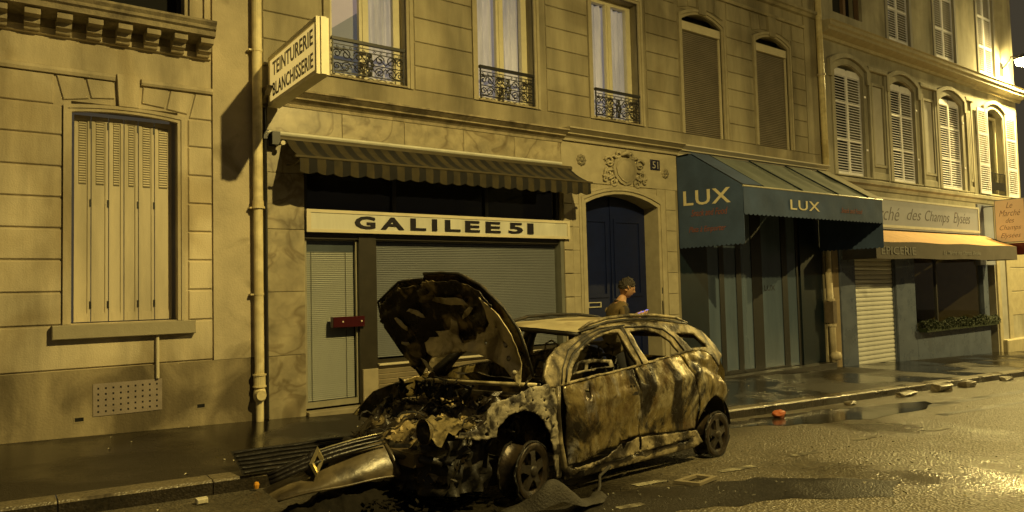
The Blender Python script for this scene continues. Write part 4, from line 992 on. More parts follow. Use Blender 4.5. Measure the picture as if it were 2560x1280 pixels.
MB().box(18.56, 18.74, -0.24, 0.0, 0.62, 1.2).build('pipe_guard', mat('rusty_guard', (0.12, 0.09, 0.06), 0.7, 0.4, 6), p2)

# ------------------------------------------------------------------ grey corner building on the right
cor = thing('corner_building', 'grey rendered corner building with pale louvred shutters, on the right', 'building', (26, 0, -0.9))
X0, X1 = 18.82, 32.75
LW = [(19.56, 21.08), (22.76, 24.28), (26.08, 27.72), (29.84, 31.3)]
UW = [(22.84, 24.26), (26.05, 27.60), (29.55, 30.95)]
holes = [(a, b, 4.80, 8.05) for a, b in LW] + [(a, b, 9.32, 12.6) for a, b in UW] + [(19.66, 21.3, 9.55, 12.6)]
holes += [(19.3, 29.9, -1.6, 4.25)]
wall_with_holes(X0, X1, -2, 13.5, 0.0, 0.6, holes).build('wall', STONE_R, cor)
MB().box(X0 + 0.3, X1, -0.0, 0.6, 13.5, 13.6).build('parapet', RENDER_PALE, cor)
MB().box(X1 - 0.02, X1, 0.6, 14, -2, 13.5).build('end_wall', STONE_R, cor)
MB().extx([(0.0, 8.62), (-0.06, 8.64), (-0.08, 8.72), (-0.30, 8.80), (-0.30, 8.88), (-0.36, 8.92), (-0.36, 9.02), (-0.40, 9.05), (0.0, 9.10)], X0 + 0.05, X1 + 0.35).build('cornice', MOULD, cor)
MB().extx([(0.0, 4.42), (-0.05, 4.45), (-0.08, 4.55), (-0.16, 4.60), (-0.16, 4.70), (0.0, 4.76)], X0 + 0.05, 29.9).build('sill_course', STONE_R, cor)
MB().extx([(0.0, 4.42), (-0.05, 4.45), (-0.08, 4.55), (-0.16, 4.60), (-0.16, 4.70), (0.0, 4.76)], 29.9, X1 + 0.05).build('sill_course', MOULD, cor)
for a, b in LW:
    arch_surround(a - 0.02, b + 0.02, 4.78, 7.82, 0.26, 0.16, -0.03, 0.03).build('window_surround', STONE_R, cor)
    arch_surround(a - 0.18, b + 0.18, 7.6, 7.98, 0.28, 0.13, -0.09, 0.0).build('window_hood', STONE_R, cor)
    sp_ = MB(); sp_.prism(arc(a - 0.02, b + 0.02, 7.82, 0.24) + [(b + 0.02, 8.2), (a - 0.02, 8.2)], 0.005, 0.3); sp_.build('arch_spandrel', STONE_R, cor)
    MB().box(a - 0.1, b + 0.1, 0.5, 0.55, 4.7, 8.2).build('dark_room', DARK, cor)
    MB().block(a - 0.2, b + 0.2, -0.1, 0.1, 4.762, 4.80, 0.006).build('window_sill', STONE_R, cor)
for a, b in ((21.35, 22.50), (24.62, 25.80), (28.02, 28.62)):
    MB().ring([(a + 0.28, 5.25), (b - 0.28, 5.25), (b - 0.28, 7.65), (a + 0.28, 7.65)], [(a + 0.20, 5.17), (b - 0.20, 5.17), (b - 0.20, 7.73), (a + 0.20, 7.73)], -0.05, 0.0).build('panel_moulding', STONE_R, cor)
    MB().block(a + 0.04, a + 0.16, -0.06, 0.0, 4.78, 8.05, 0.01).build('pilaster_strip', STONE_R, cor)
    MB().block(b - 0.16, b - 0.04, -0.06, 0.0, 4.78, 8.05, 0.01).build('pilaster_strip', STONE_R, cor)
    MB().block(a, b, -0.10, 0.0, 8.06, 8.2, 0.02).build('capital', STONE_R, cor)
    MB().box(a + 0.30, b - 0.30, -0.012, 0.0, 5.27, 7.63).build('panel', mat('pale_panel', (0.46, 0.44, 0.40), 0.8, 0.15, 2), cor)
    MB().block(a + 0.02, b - 0.02, -0.05, 0.0, 4.79, 5.0, 0.01).build('pedestal', STONE_R, cor)
# louvred shutters: pairs of leaves
slat_cache = {}
def louvre_leaf(a, b, z0, zt, parent, single=True, y=-0.005, arch=0.0, ang=None):
    """leaf with stiles, rails and slats; slats one by one when large in view"""
    st = 0.045
    zm1, zm2 = z0 + (zt - z0) * 0.34, z0 + (zt - z0) * 0.70
    fr = MB()
    fr.box(a, a + st, y, y + 0.045, z0, zt + arch * 0.6); fr.box(b - st, b, y, y + 0.045, z0, zt + arch * 0.6)
    rails = [(z0, z0 + 0.11), (zm1 - 0.028, zm1 + 0.028), (zm2 - 0.028, zm2 + 0.028), (zt - 0.12, zt + arch)]
    for q0, q1 in rails: fr.box(a + st, b - st, y + 0.001, y + 0.044, q0, q1)
    fo = fr.build('shutter_leaf', WHITE_SH, parent)
    key = round(b - a, 3)
    pitch = 0.079
    zz = []
    for (q0, q1), (q2, q3) in zip(rails[:-1], rails[1:]):
        z = q1 + 0.012
        while z < q2 - 0.03: zz.append(z); z += pitch
    prof = [(0.001, 0.0), (0.042, 0.036), (0.042, 0.046), (-0.002, 0.012)]
    if single:
        if key not in slat_cache: slat_cache[key] = MB().extx(prof, 0, b - a - 2 * st + 0.004).mesh('slat', WHITE_SH)
        for z in zz:
            o = bpy.data.objects.new('slat', slat_cache[key]); COL.objects.link(o); o.parent = fo; o.location = (a + st - 0.002, y, z)
    else:
        sl = MB()
        for z in zz: sl.extx([(p + y, q + z) for p, q in prof], a + st, b - st)
        tag(sub('slats', sl, WHITE_SH, fo), kind='stuff')
    return fo
for k, (a, b) in enumerate(LW[:3]):
    c = (a + b) / 2
    louvre_leaf(a + 0.01, c - 0.004, 4.81, 7.86, cor, True, 0.05, 0.08); louvre_leaf(c + 0.004, b - 0.01, 4.81, 7.86, cor, True, 0.05, 0.08)
    ht = MB()
    for zz in (5.6, 7.2): ht.box(b + 0.03, b + 0.12, -0.05, -0.031, zz, zz + 0.05)
    ht.build('shutter_catch', WHITE_SH, cor)
louvre_leaf(28.92, 29.80, 4.80, 7.95, cor, True, -0.09); louvre_leaf(31.42, 32.35, 4.80, 7.95, cor, True, -0.09)
for a, b in UW:
    c = (a + b) / 2
    louvre_leaf(a + 0.01, c - 0.004, 9.34, 12.5, cor, False, 0.05); louvre_leaf(c + 0.004, b - 0.01, 9.34, 12.5, cor, False, 0.05)
    MB().ring([(a, 9.32), (b, 9.32), (b, 12.6), (a, 12.6)], [(a - 0.15, 9.2), (b + 0.15, 9.2), (b + 0.15, 12.75), (a - 0.15, 12.75)], -0.03, 0.0).build('window_surround', RENDER_PALE, cor)
MB().box(19.6, 21.4, 0.4, 0.45, 9.4, 12.7).build('dark_room', DARK, cor)
upf = MB(); upf.box(19.66, 19.75, 0.1, 0.2, 9.55, 12.6); upf.box(20.42, 20.55, 0.1, 0.2, 9.55, 12.6); upf.box(21.2, 21.3, 0.1, 0.2, 9.55, 12.6)
upf.build('window_frame', mat('brown_frame', (0.16, 0.10, 0.06), 0.6, 0.2, 5), cor)
# open window with iron guard near the corner
wr = MB().box(29.86, 31.28, -0.03, -0.01, 5.62, 5.65).build('window_guard', IRON, cor)
gb = MB()
for q in range(12): gb.box(29.9 + q * 0.12, 29.92 + q * 0.12, -0.028, -0.012, 4.85, 5.62)
gb.box(29.86, 31.28, -0.03, -0.01, 4.85, 4.88); gb.box(29.9, 31.2, -0.026, -0.02, 5.0, 5.30)
sub('guard_bars', gb, IRON, wr)
MB().ring([(29.95, 4.9), (31.2, 4.9), (31.2, 7.75), (29.95, 7.75)], [(29.86, 4.82), (31.29, 4.82), (31.29, 7.85), (29.86, 7.85)], 0.2, 0.28).build('window_frame', FRAME_W, cor)
MB().add([(29.95, 0.24, 4.9), (31.2, 0.24, 4.9), (31.2, 0.24, 7.75), (29.95, 0.24, 7.75)], [(0, 1, 2, 3)]).build('pane', GLASS, cor)
MB().block(19.0, 19.30, -0.02, 0.02, -1.2, 4.3, 0.01).build('pier', mat('brown_pier', (0.24, 0.18, 0.10), 0.7, 0.25, 3), cor)
# end bay of the corner building beyond the grocery
for a, b in ((29.98, 30.25), (30.85, 31.2)): MB().block(a, b, -0.06, 0.0, -1.3, 4.38, 0.015).build('pilaster_strip', MOULD, cor)
MB().box(30.26, 30.84, -0.012, 0.0, -1.1, 3.6).build('house_door', mat('grey_door', (0.33, 0.32, 0.29), 0.5, 0.2, 3), cor)
MB().block(30.15, 32.85, -0.22, 0.0, -1.45, -0.55, 0.03).build('stone_base', MOULD, cor)
for z in (0.3, 1.2, 2.1, 3.0): MB().block(31.25, 32.74, -0.03, 0.0, z + 0.015, z + 0.885, 0.015).build('stone_block', MOULD, cor)

# ------------------------------------------------------------------ the grocery
gro = thing('grocery_front', 'blue grey grocery front with a lowered cream shutter and dark display window', 'shop front', (24.5, 0, -0.8))
sb = MB().block(19.32, 28.55, -0.10, 0.1, 3.28, 4.25, 0.012).build('signboard', BOARD, gro)
MB().ring([(19.40, 3.42), (28.45, 3.42), (28.45, 4.19), (19.40, 4.19)], [(19.32, 3.34), (28.53, 3.34), (28.53, 4.25), (19.32, 4.25)], -0.12, -0.1005).build('board_frame', mat('pale_frame', (0.45, 0.44, 0.38), 0.5, 0.15, 5), gro)
def script_text(body, x0, w, z0, h): link('lettering', text_mesh(body, SCRIPT, lambda u, v, d: (x0 + u, -0.1005 - d, z0 + v), w, h, 0.003, -0.008, shear=0.42), gro)
script_text('Le Marché', 19.75, 3.05, 3.56, 0.42); script_text('des', 23.25, 0.95, 3.62, 0.36); script_text('Champs', 24.45, 1.75, 3.52, 0.46); script_text('Elysées', 26.5, 1.3, 3.52, 0.48)
MB().block(28.57, 29.88, -0.06, 0.1, 2.2, 4.40, 0.02).build('side_pilaster', BOARD, gro)
# lower front
MB().block(19.32, 20.12, -0.05, 0.1, -1.3, 3.26, 0.01).build('panel', MARCHE_GREY, gro)
MB().block(22.46, 23.66, -0.05, 0.1, -1.4, 3.26, 0.01).build('panel', MARCHE_GREY, gro)
MB().block(23.665, 29.15, -0.05, 0.1, -1.6, 0.12, 0.01).build('riser_panel', MARCHE_GREY, gro)
MB().block(28.75, 29.15, -0.05, 0.1, 0.125, 3.26, 0.01).build('panel', MARCHE_GREY, gro)
MB().box(20.12, 22.46, 0.13, 0.16, -1.3, 3.3).build('back_panel', DARK, gro)
z = gz(22) - 0.12; sgm = MB().extx([(0.10, 0), (0.055, 0.012), (0.045, 0.06), (0.055, 0.118), (0.10, 0.128)], 20.17, 22.42).mesh('gate_slat', GATE)
gp = MB(); gp.box(20.122, 20.168, 0.0, 0.12, -1.2, 3.2); gp.box(22.422, 22.458, 0.0, 0.12, -1.2, 3.2)
gt = gp.build('rolling_gate', MARCHE_GREY, gro)
while z < 2.9:
    o = bpy.data.objects.new('gate_slat', sgm); COL.objects.link(o); o.parent = gt; o.location = (0, 0, z); z += 0.131
MB().box(20.17, 22.42, 0.0, 0.1, 2.92, 3.25).build('gate_box', MARCHE_GREY, gro)
# display window: dark room with a side wall catching the lamp
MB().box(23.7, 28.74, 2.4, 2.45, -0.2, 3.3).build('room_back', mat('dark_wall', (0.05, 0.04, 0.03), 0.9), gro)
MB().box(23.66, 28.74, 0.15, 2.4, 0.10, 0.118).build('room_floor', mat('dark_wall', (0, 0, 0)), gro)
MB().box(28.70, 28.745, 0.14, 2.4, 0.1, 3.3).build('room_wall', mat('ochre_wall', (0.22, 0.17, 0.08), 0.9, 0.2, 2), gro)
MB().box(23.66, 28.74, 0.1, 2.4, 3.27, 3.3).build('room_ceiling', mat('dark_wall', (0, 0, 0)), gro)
for x in (23.68, 25.25): MB().box(x, x + 0.07, 0.02, 0.1, 0.125, 3.26).build('window_post', mat('dark_post', (0.03, 0.028, 0.025), 0.5), gro)
MB().add([(23.75, 0.06, 0.125), (28.74, 0.06, 0.125), (28.74, 0.06, 3.26), (23.75, 0.06, 3.26)], [(0, 1, 2, 3)]).build('pane', GLASS, gro)
# box hedge along the window ledge
hd = thing('box_hedge', 'dark green clipped hedge along the grocery window ledge', 'hedge', (26.3, -0.18, 0.2))
MB().box(23.75, 29.2, -0.30, -0.06, 0.08, 0.20).build('trough', LEAF_D, hd)
lf = MB()
for q in range(5200):
    x = rnd.uniform(23.7, 29.3); a = rnd.uniform(0, math.pi); rr_ = 0.15 + 0.03 * noise.noise((x * 2, 0, 0))
    px, py, pz = x, -0.18 + rr_ * math.cos(a) * 0.95, 0.18 + 0.22 * math.sin(a) * (1 + 0.7 * noise.noise((x * 1.3, 2, 0))) + rnd.uniform(-0.05, 0.03)
    d1 = Vector((rnd.uniform(-1, 1), rnd.uniform(-1, 1), rnd.uniform(-1, 1))).normalized() * 0.035; d2 = d1.orthogonal().normalized() * 0.022; p = Vector((px, py, pz))
    lf.add([p - d1, p + d2, p + d1, p - d2], [(0, 1, 2, 3)])
tag(lf.build('foliage', LEAF, hd, fix=False), kind='stuff')

ga = thing('ochre_awning', 'sagging ochre awning with a taupe valance over the grocery window', 'awning', (24, -0.6, 2.8))
def ga_pt(s, t): return (19.35 + (28.9 - 19.35) * s, -0.13 - 0.95 * t, 3.24 - 0.42 * t - 0.03 * math.sin(math.pi * t) - 0.025 * (0.5 + 0.5 * math.sin(s * 19)) * t)
MB().grid(ga_pt, 60, 6).build('canopy', CANVAS_OR, ga, True)
gv = MB().grid(lambda s, t: (ga_pt(s, 1)[0], -1.085 - 0.012 * math.sin(s * 60) * t, ga_pt(s, 1)[2] - 0.47 * t), 60, 3)
gv.build('valance', CANVAS_BR, ga, True)
for x in (19.35, 28.9):
    MB().add([(x, -0.13, 3.24), (x, -1.08, 2.81), (x, -1.085, 2.34), (x, -0.13, 2.34)], [(0, 1, 2, 3)]).build('side_panel', CANVAS_BR, ga)
def on_val(body, x0, w, z0, h, sh=0.0): link('lettering', text_mesh(body, GHOST, lambda u, v, d: (x0 + u, -1.102 - d, z0 + v), w, h, 0.002, 0.005, shear=sh), ga)
on_val('EPICERIE', 19.6, 1.95, 2.45, 0.22); on_val('Le Marché des Champs Elysées', 23.3, 2.6, 2.44, 0.16, 0.3)

bs = thing('hanging_grocery_sign', 'lit orange projecting sign of the grocery with brown script', 'sign', (29.05, -0.9, 3.6))
MB().box(29.02, 29.16, -1.36, -0.42, 2.96, 4.50).build('sign_box', BOARD, bs)
MB().box(29.008, 29.018, -1.33, -0.45, 2.99, 4.47).build('sign_face', SIGN_OR, bs)
for body, z0, w, h in (('Le', 4.18, 0.2, 0.2), ('Marché', 3.90, 0.66, 0.21), ('des', 3.66, 0.26, 0.17), ('Champs', 3.36, 0.66, 0.22), ('Elysées', 3.08, 0.62, 0.22)):
    link('lettering', text_mesh(body, SCRIPT_BR, lambda u, v, d, w=w, z0=z0: (29.006 - d, -0.89 + w / 2 - u, z0 + v), w, h, 0.003, -0.01, shear=0.42), bs)
MB().box(29.02, 29.16, -1.30, -0.5, 2.52, 2.94).build('red_panel', SIGN_RED, bs)
for z in (3.1, 4.3): MB().tube([(29.09, -0.42, z), (29.09, 0.0, z)], 0.02, 6).build('bracket', IRON, bs)

# ------------------------------------------------------------------ street lamps
def street_lamp(name, label, base, head, power, bulb, globe=1.0):
    """bracket lamp: tube arm from a wall plate out to a flat lantern open below"""
    t = thing(name, label, 'street lamp', base, None)
    b, h = Vector(base), Vector(head)
    d = (h - b); d.z = 0; d.normalize()
    MB().tube([b, b + d * 0.3 + Vector((0, 0, 0.25)), h - d * 0.4 + Vector((0, 0, 0.22)), h + Vector((0, 0, 0.16))], 0.035, 8).build('arm', IRON, t, True)
    MB().box(b.x - 0.12, b.x + 0.12, b.y - 0.03, b.y + 0.03, b.z - 0.25, b.z + 0.25).build('wall_plate', IRON, t)
    MB().lathe([(0.0, 0.24), (0.10, 0.22), (0.24, 0.10), (0.26, 0.03), (0.25, 0.03), (0.22, 0.09), (0.09, 0.20), (0, 0.21)], tuple(h), 'z', 20).build('lantern_hood', IRON, t, True)
    MB().lathe([(0.0, 0.09), (0.05 * globe, 0.075), (0.075 * globe, 0.03), (0.06 * globe, 0.04 - 0.055 * globe), (0.0, 0.04 - 0.08 * globe)], tuple(h), 'z', 14).build('lamp_bulb', bulb, t, True)
    for kind, pw in (('POINT', power[0]), ('SPOT', power[1])):
        l = bpy.data.lights.new('sodium_light', kind); l.energy = pw; l.color = SODIUM; l.shadow_soft_size = 0.09
        if kind == 'SPOT': l.spot_size = R(178); l.spot_blend = 0.55
        lo = bpy.data.objects.new('sodium_light', l); COL.objects.link(lo); lo.location = h - Vector((0, 0, 0.06 + 0.09 * globe))
        lo.parent = t; lo.matrix_parent_inverse = Matrix.Translation(-b)
    return t
street_lamp('street_lamp', 'lit sodium lamp on the facade across the street, nearest the burnt car', (6.2, -12.9, 9.5), (6.2, -10.7, 9.5), LAMP_MAIN, BULB)
street_lamp('street_lamp', 'distant lit sodium lamp across the street on the right', (31.5, -12.9, 8.4), (31.5, -9.6, 8.4), LAMP_FAR, BULB)
street_lamp('street_lamp', 'glowing sodium lamp on the corner building above its cornice', (31.55, 0.0, 9.75), (31.55, -0.74, 9.93), LAMP_CORNER, BULB2, 3.6)  # bulb enlarged so its shape stands in for the lamp's glare

# ------------------------------------------------------------------ the burnt car (local frame: u back along the car, v across to the far side, w up)
car = bpy.data.objects.new('burnt_car', None); COL.objects.link(car)
car.location = (4.15, -5.57, -0.112 - 0.0325 * 4.15)
car.rotation_euler = (0, math.atan(0.0325), R(5.5))
tag(car, 'burnt out family car with raised scorched bonnet, parked along the kerb', 'car')
W = 2.05
def nz(p, f, a): return a * noise.noise(Vector(p) * f)
def interp(P, x):
    if x <= P[0][0]: return P[0][1]
    for (a, va), (b, vb) in zip(P[:-1], P[1:]):
        if x <= b: return va + (vb - va) * (x - a) / (b - a)
    return P[-1][1]
def side_v(u, w):
    v = interp([(0.0, 0.10), (0.18, 0.06), (0.5, 0.0), (0.85, 0.0), (1.03, 0.025), (1.2, 0.08), (1.4, 0.19), (1.55, 0.29), (1.66, 0.37), (1.8, 0.45)], w)
    if u > 2.75: v += 0.20 * ((u - 2.75) / 0.85) ** 2
    if u < -0.25: v += 0.14 * ((-0.25 - u) / 0.7) ** 2
    return v
def near(amp=0.012, f=4.0, extra=None):
    def fn(u, w):
        v = side_v(u, w) + nz((u, w, 3), f, amp) + nz((u, w, 9), f * 3, amp * 0.35)
        if extra: v += extra(u, w)
        return Vector((u, v, w))
    return fn
def far(amp=0.012):
    return lambda u, w: Vector((u, W - side_v(u, w) + nz((u, w, 13), 4, amp), w))
def cp(name, mb, m, smooth=True, parent=None): return mb.build(name, m, parent or car, smooth)
def arcpts(cu, cw, r, a0, a1, n=12): return [(cu + r * math.cos(a0 + (a1 - a0) * k / n), cw + r * math.sin(a0 + (a1 - a0) * k / n)) for k in range(n + 1)]
# doors: skin buckled by the heat, lower edge torn away from the frame
crease = lambda u, w: -0.020 * math.exp(-((w - 0.83 - 0.07 * (u - 0.4)) / 0.05) ** 2) + 0.03 * math.exp(-((w - 0.50) / 0.10) ** 2)
fd = [(0.40, 1.03), (0.91, 1.085), (1.53, 1.14), (1.555, 0.8), (1.56, 0.43), (1.28, 0.395), (1.22, 0.33), (1.03, 0.335), (0.76, 0.27), (0.50, 0.245), (0.43, 0.5), (0.41, 0.75)]
d1 = cp('front_door', sheet(fd, [[(0.70, 0.97), (0.78, 0.985), (0.79, 0.90), (0.75, 0.885), (0.71, 0.91)]], near(0.020, 3.0, crease), 0.045, 0.02, ragged=0.005, seed=2), BURNT)
rd = [(1.575, 1.145), (2.0, 1.20), (2.45, 1.248), (2.58, 1.0), (2.665, 0.74), (2.66, 0.55), (2.60, 0.38), (2.2, 0.395), (1.58, 0.42), (1.57, 0.8)]
d2 = cp('rear_door', sheet(rd, [], near(0.026, 2.8, crease), 0.045, 0.02, ragged=0.005, seed=3), BURNT)
cp('door_handle', MB().box(1.36, 1.52, -0.014, 0.012, 0.865, 0.90), SOOT, False, d1)
for s_ in (0.0, 0.05): cp('lock_hole', MB().lathe([(0, -0.006), (0.012, -0.006), (0.012, 0.01)], (1.42 + s_, 0.0, 0.96), 'y', 8), SOOT, False, d1)
# quarter panel, badly buckled
qp = [(2.47, 1.25), (2.80, 1.28), (3.0, 1.255), (3.14, 1.19), (3.30, 1.03), (3.38, 0.80), (3.43, 0.56), (3.43, 0.46)] + arcpts(3.06, 0.31, 0.42, R(22), R(160), 14) + [(2.67, 0.56), (2.68, 0.74), (2.60, 1.0)]
buck = lambda u, w: nz((u, w, 21), 4.2, 0.075) * min(1, max(0, (u - 2.5) / 0.3)) * min(1, max(0, (1.27 - w) / 0.1)) + 0.04 * math.exp(-((w - 1.05 + 0.30 * (u - 3.0)) / 0.045) ** 2) * min(1, max(0, (u - 2.55) / 0.3))
cp('quarter_panel', sheet(qp, [], near(0.018, 5, buck), 0.035, 0.015, ragged=0.004, seed=4), BURNT)
# fender full of rust holes
fe = [(-0.50, 0.94), (-0.2, 1.01), (0.06, 1.06), (0.27, 1.075), (0.305, 0.93), (0.285, 0.75), (0.33, 0.45), (0.42, 0.14), (0.35, 0.13), (0.27, 0.34), (0.20, 0.58), (0.12, 0.72), (0.0, 0.81), (-0.15, 0.855), (-0.32, 0.83), (-0.44, 0.73), (-0.46, 0.645), (-0.58, 0.63), (-0.84, 0.665), (-0.83, 0.71), (-0.66, 0.73), (-0.58, 0.80), (-0.57, 0.88)]
rr = random.Random(7); hl = []
for q in range(300):
    u, w = rr.uniform(-0.75, 0.3), rr.uniform(0.62, 1.06)
    r = rr.choice([0.007, 0.010, 0.014, 0.022, 0.030])
    if not pip(u, w, fe) or any(math.hypot(u - h[0][0], w - h[0][1]) < 0.055 + r for h in hl): continue
    if not all(pip(u + 2.0 * r * math.cos(a), w + 2.0 * r * math.sin(a), fe) for a in (0, 0.8, 1.57, 2.4, 3.14, 4.0, 4.7, 5.5)): continue
    hl.append([(u + r * math.cos(a) * rr.uniform(0.6, 1.5), w + r * math.sin(a) * rr.uniform(0.6, 1.2)) for a in (0.3, 1.3, 2.4, 3.5, 4.6, 5.5)])
    if len(hl) > 40: break
cp('fender', sheet(fe, hl, near(0.022, 6, None), 0.028, 0.012, ragged=0.008, seed=5), ASH)
cp('hinge_pillar', MB().tube([(0.325, 0.03, 1.04), (0.315, 0.015, 0.80), (0.34, 0.015, 0.50), (0.42, 0.04, 0.24), (0.50, 0.06, 0.17)], [0.034, 0.026, 0.030, 0.040, 0.05], 8), BURNT2)
cp('hinge_gap', MB().grid(lambda s, t: Vector((0.32 + 0.14 * s + 0.10 * t, 0.06, 1.02 - 0.80 * t)), 2, 8), SOOT)
# sill and the perforated flange above it
si = [(0.42, 0.12), (0.60, 0.115), (1.6, 0.13), (2.6, 0.155), (2.78, 0.20), (2.70, 0.34), (2.62, 0.30), (2.5, 0.25), (1.6, 0.225), (0.9, 0.20), (0.56, 0.205), (0.46, 0.25)]
cp('sill', sheet(si, [], lambda u, w: Vector((u, 0.035 + nz((u, w, 5), 8, 0.014) + 0.25 * abs(w - 0.18) ** 1.2, w)), 0.03, 0.05, ragged=0.003, seed=6), BURNT2)
lm = [(0.52, 0.225), (0.95, 0.25), (1.25, 0.37), (1.28, 0.30), (1.34, 0.37), (1.54, 0.41), (1.55, 0.27), (1.585, 0.27), (1.59, 0.405), (2.2, 0.375), (2.6, 0.36), (2.58, 0.29), (1.6, 0.245), (0.95, 0.215), (0.55, 0.195)]
rr = random.Random(9); lh = []
for q in range(14):
    u = 1.66 + q * 0.066; w = 0.285 + 0.03 * (q % 2) + 0.02 * (u - 1.6); lh.append([(u + 0.009 * math.cos(a), w + 0.008 * math.sin(a)) for a in (0, 1.5, 3.1, 4.6)])
cp('torn_door_edge', sheet(lm, lh, lambda u, w: Vector((u, 0.0 + nz((u, w, 8), 8, 0.022), w)), 0.03, 0.008, ragged=0.006, seed=8), BURNT2)
# greenhouse side frames
gh = [(0.20, 1.03), (0.165, 1.15), (0.29, 1.29), (0.46, 1.40), (0.70, 1.47), (0.96, 1.53), (1.29, 1.60), (1.84, 1.645), (2.36, 1.64), (2.93, 1.585), (3.23, 1.49), (3.42, 1.34), (3.58, 1.18), (3.44, 1.14), (3.30, 1.06), (3.14, 1.20), (3.0, 1.262), (2.80, 1.285), (2.29, 1.238), (1.53, 1.147), (0.91, 1.09), (0.37, 1.035)]
wins = [[(0.50, 1.075), (0.59, 1.20), (0.80, 1.355), (1.10, 1.475), (1.40, 1.53), (1.535, 1.525), (1.57, 1.32), (1.62, 1.175), (0.9, 1.11)],
        [(1.82, 1.205), (1.755, 1.35), (1.73, 1.535), (2.0, 1.545), (2.22, 1.51), (2.39, 1.40), (2.47, 1.275)],
        [(2.72, 1.31), (2.57, 1.495), (2.95, 1.48), (3.12, 1.315)]]
cp('window_frame', sheet(gh, wins, near(0.014, 5), 0.035, 0.03, ragged=0.004, seed=9), BURNT2)
cp('window_frame', sheet(gh, wins, far(0.014), 0.05, 0.03, ragged=0.004, seed=10), BURNT2)
sl_ = lambda pts, d: [near(0)(u, w) + Vector((0, d, 0)) for u, w in pts]
cp('door_seal', MB().tube(sl_([(0.44, 1.07), (0.50, 1.19), (0.66, 1.33), (0.95, 1.46), (1.25, 1.545), (1.5, 1.575), (1.64, 1.575), (1.66, 1.36), (1.69, 1.18)], -0.010), 0.013, 6), SOOT)
cp('door_seal', MB().tube(sl_([(0.38, 1.06), (0.44, 1.20), (0.62, 1.37), (0.92, 1.495), (1.25, 1.575), (1.7, 1.605)], -0.008), 0.008, 6), SOOT)
cp('door_seal', MB().tube(sl_([(1.68, 1.58), (2.05, 1.585), (2.34, 1.545), (2.48, 1.44), (2.55, 1.29)], -0.010), 0.011, 6), SOOT)
for vv in (0.13, W - 0.13):
    k = 1 if vv < 1 else -1
    cp('b_pillar', MB().tube([(1.60, vv, 1.10), (1.62, vv + k * 0.10, 1.35), (1.62, vv + k * 0.2, 1.58)], [0.055, 0.04, 0.045], 6), SOOT)
ff = [(-0.82, 0.66), (-0.55, 0.88), (0.27, 1.07), (1.53, 1.14), (2.45, 1.25), (2.80, 1.28), (3.14, 1.19), (3.43, 0.56)] + arcpts(3.06, 0.31, 0.42, R(25), R(158), 8) + [(2.6, 0.3), (0.5, 0.14), (0.40, 0.3)] + arcpts(-0.05, 0.32, 0.46, R(12), R(150), 8)
cp('far_side_panel', sheet(ff, [], far(0.015), 0.08, 0.015, seed=11), BURNT)
# roof
def roof_w(u, v): return interp([(0.80, 1.515), (0.96, 1.545), (1.29, 1.605), (1.84, 1.645), (2.36, 1.64), (2.93, 1.59), (3.23, 1.505), (3.35, 1.45)], u) + 0.035 * (1 - ((v - W / 2) / 0.68) ** 2)
def roof_pt(s, t):
    v = 0.345 + (W - 0.69) * t; bow = 0.10 * (1 - ((v - W / 2) / 0.68) ** 2)
    u = 0.93 - bow + (3.26 - 0.93 + bow) * s
    return Vector((u, v, roof_w(u, v) + nz((u, v, 4), 2.4, 0.016) + nz((u, v, 5), 8, 0.005) + 0.05 * t * max(0, 1 - s * 4)))
cp('roof', MB().grid(roof_pt, 38, 22), BURNT_ROOF)
cp('header_rail', MB().tube([roof_pt(0.0, t / 12) - Vector((-0.02, 0, 0.03)) for t in range(13)], 0.03, 6), SOOT)
for vv in (0.375, W - 0.375):
    cp('roof_rail', MB().tube([(1.0, vv, 1.56), (1.17, vv, 1.63), (1.45, vv, 1.685), (1.87, vv, 1.712), (2.33, vv, 1.708), (2.73, vv, 1.675), (2.98, vv, 1.61)], [0.014, 0.021, 0.022, 0.022, 0.022, 0.02, 0.012], 7), BURNT2 if vv < 1 else SOOT)
    cp('rail_gutter', MB().tube([(1.0, vv - 0.01, 1.545), (1.45, vv - 0.01, 1.637), (1.87, vv - 0.01, 1.665), (2.33, vv - 0.01, 1.662), (2.93, vv - 0.01, 1.595)], 0.020, 6), SOOT)
cp('spoiler', MB().grid(lambda s, t: Vector((3.10 + 0.26 * s, 0.42 + (W - 0.84) * t, 1.555 - 0.06 * s * s + 0.03 * (1 - (2 * t - 1) ** 2))), 4, 12), BURNT_ROOF)
# tailgate
def tg(s, t):
    w = 1.47 - 0.97 * s; e = min(1, s * 2); v = 0.46 - 0.22 * e + (W - 0.92 + 0.44 * e) * t
    return Vector((3.26 + 0.34 * min(1, s / 0.35) - 0.10 * max(0, s - 0.5) + nz((s * 3, t * 3, 1), 2, 0.02), v, w))
tl = MB(); n1, n2 = 14, 14
tl.add([tg(i / n1, j / n2) for i in range(n1 + 1) for j in range(n2 + 1)], [(i * 15 + j, (i + 1) * 15 + j, (i + 1) * 15 + j + 1, i * 15 + j + 1) for i in range(n1) for j in range(n2) if not (1 <= i <= 4 and 1 <= j <= 12)])
cp('tailgate', tl, BURNT)
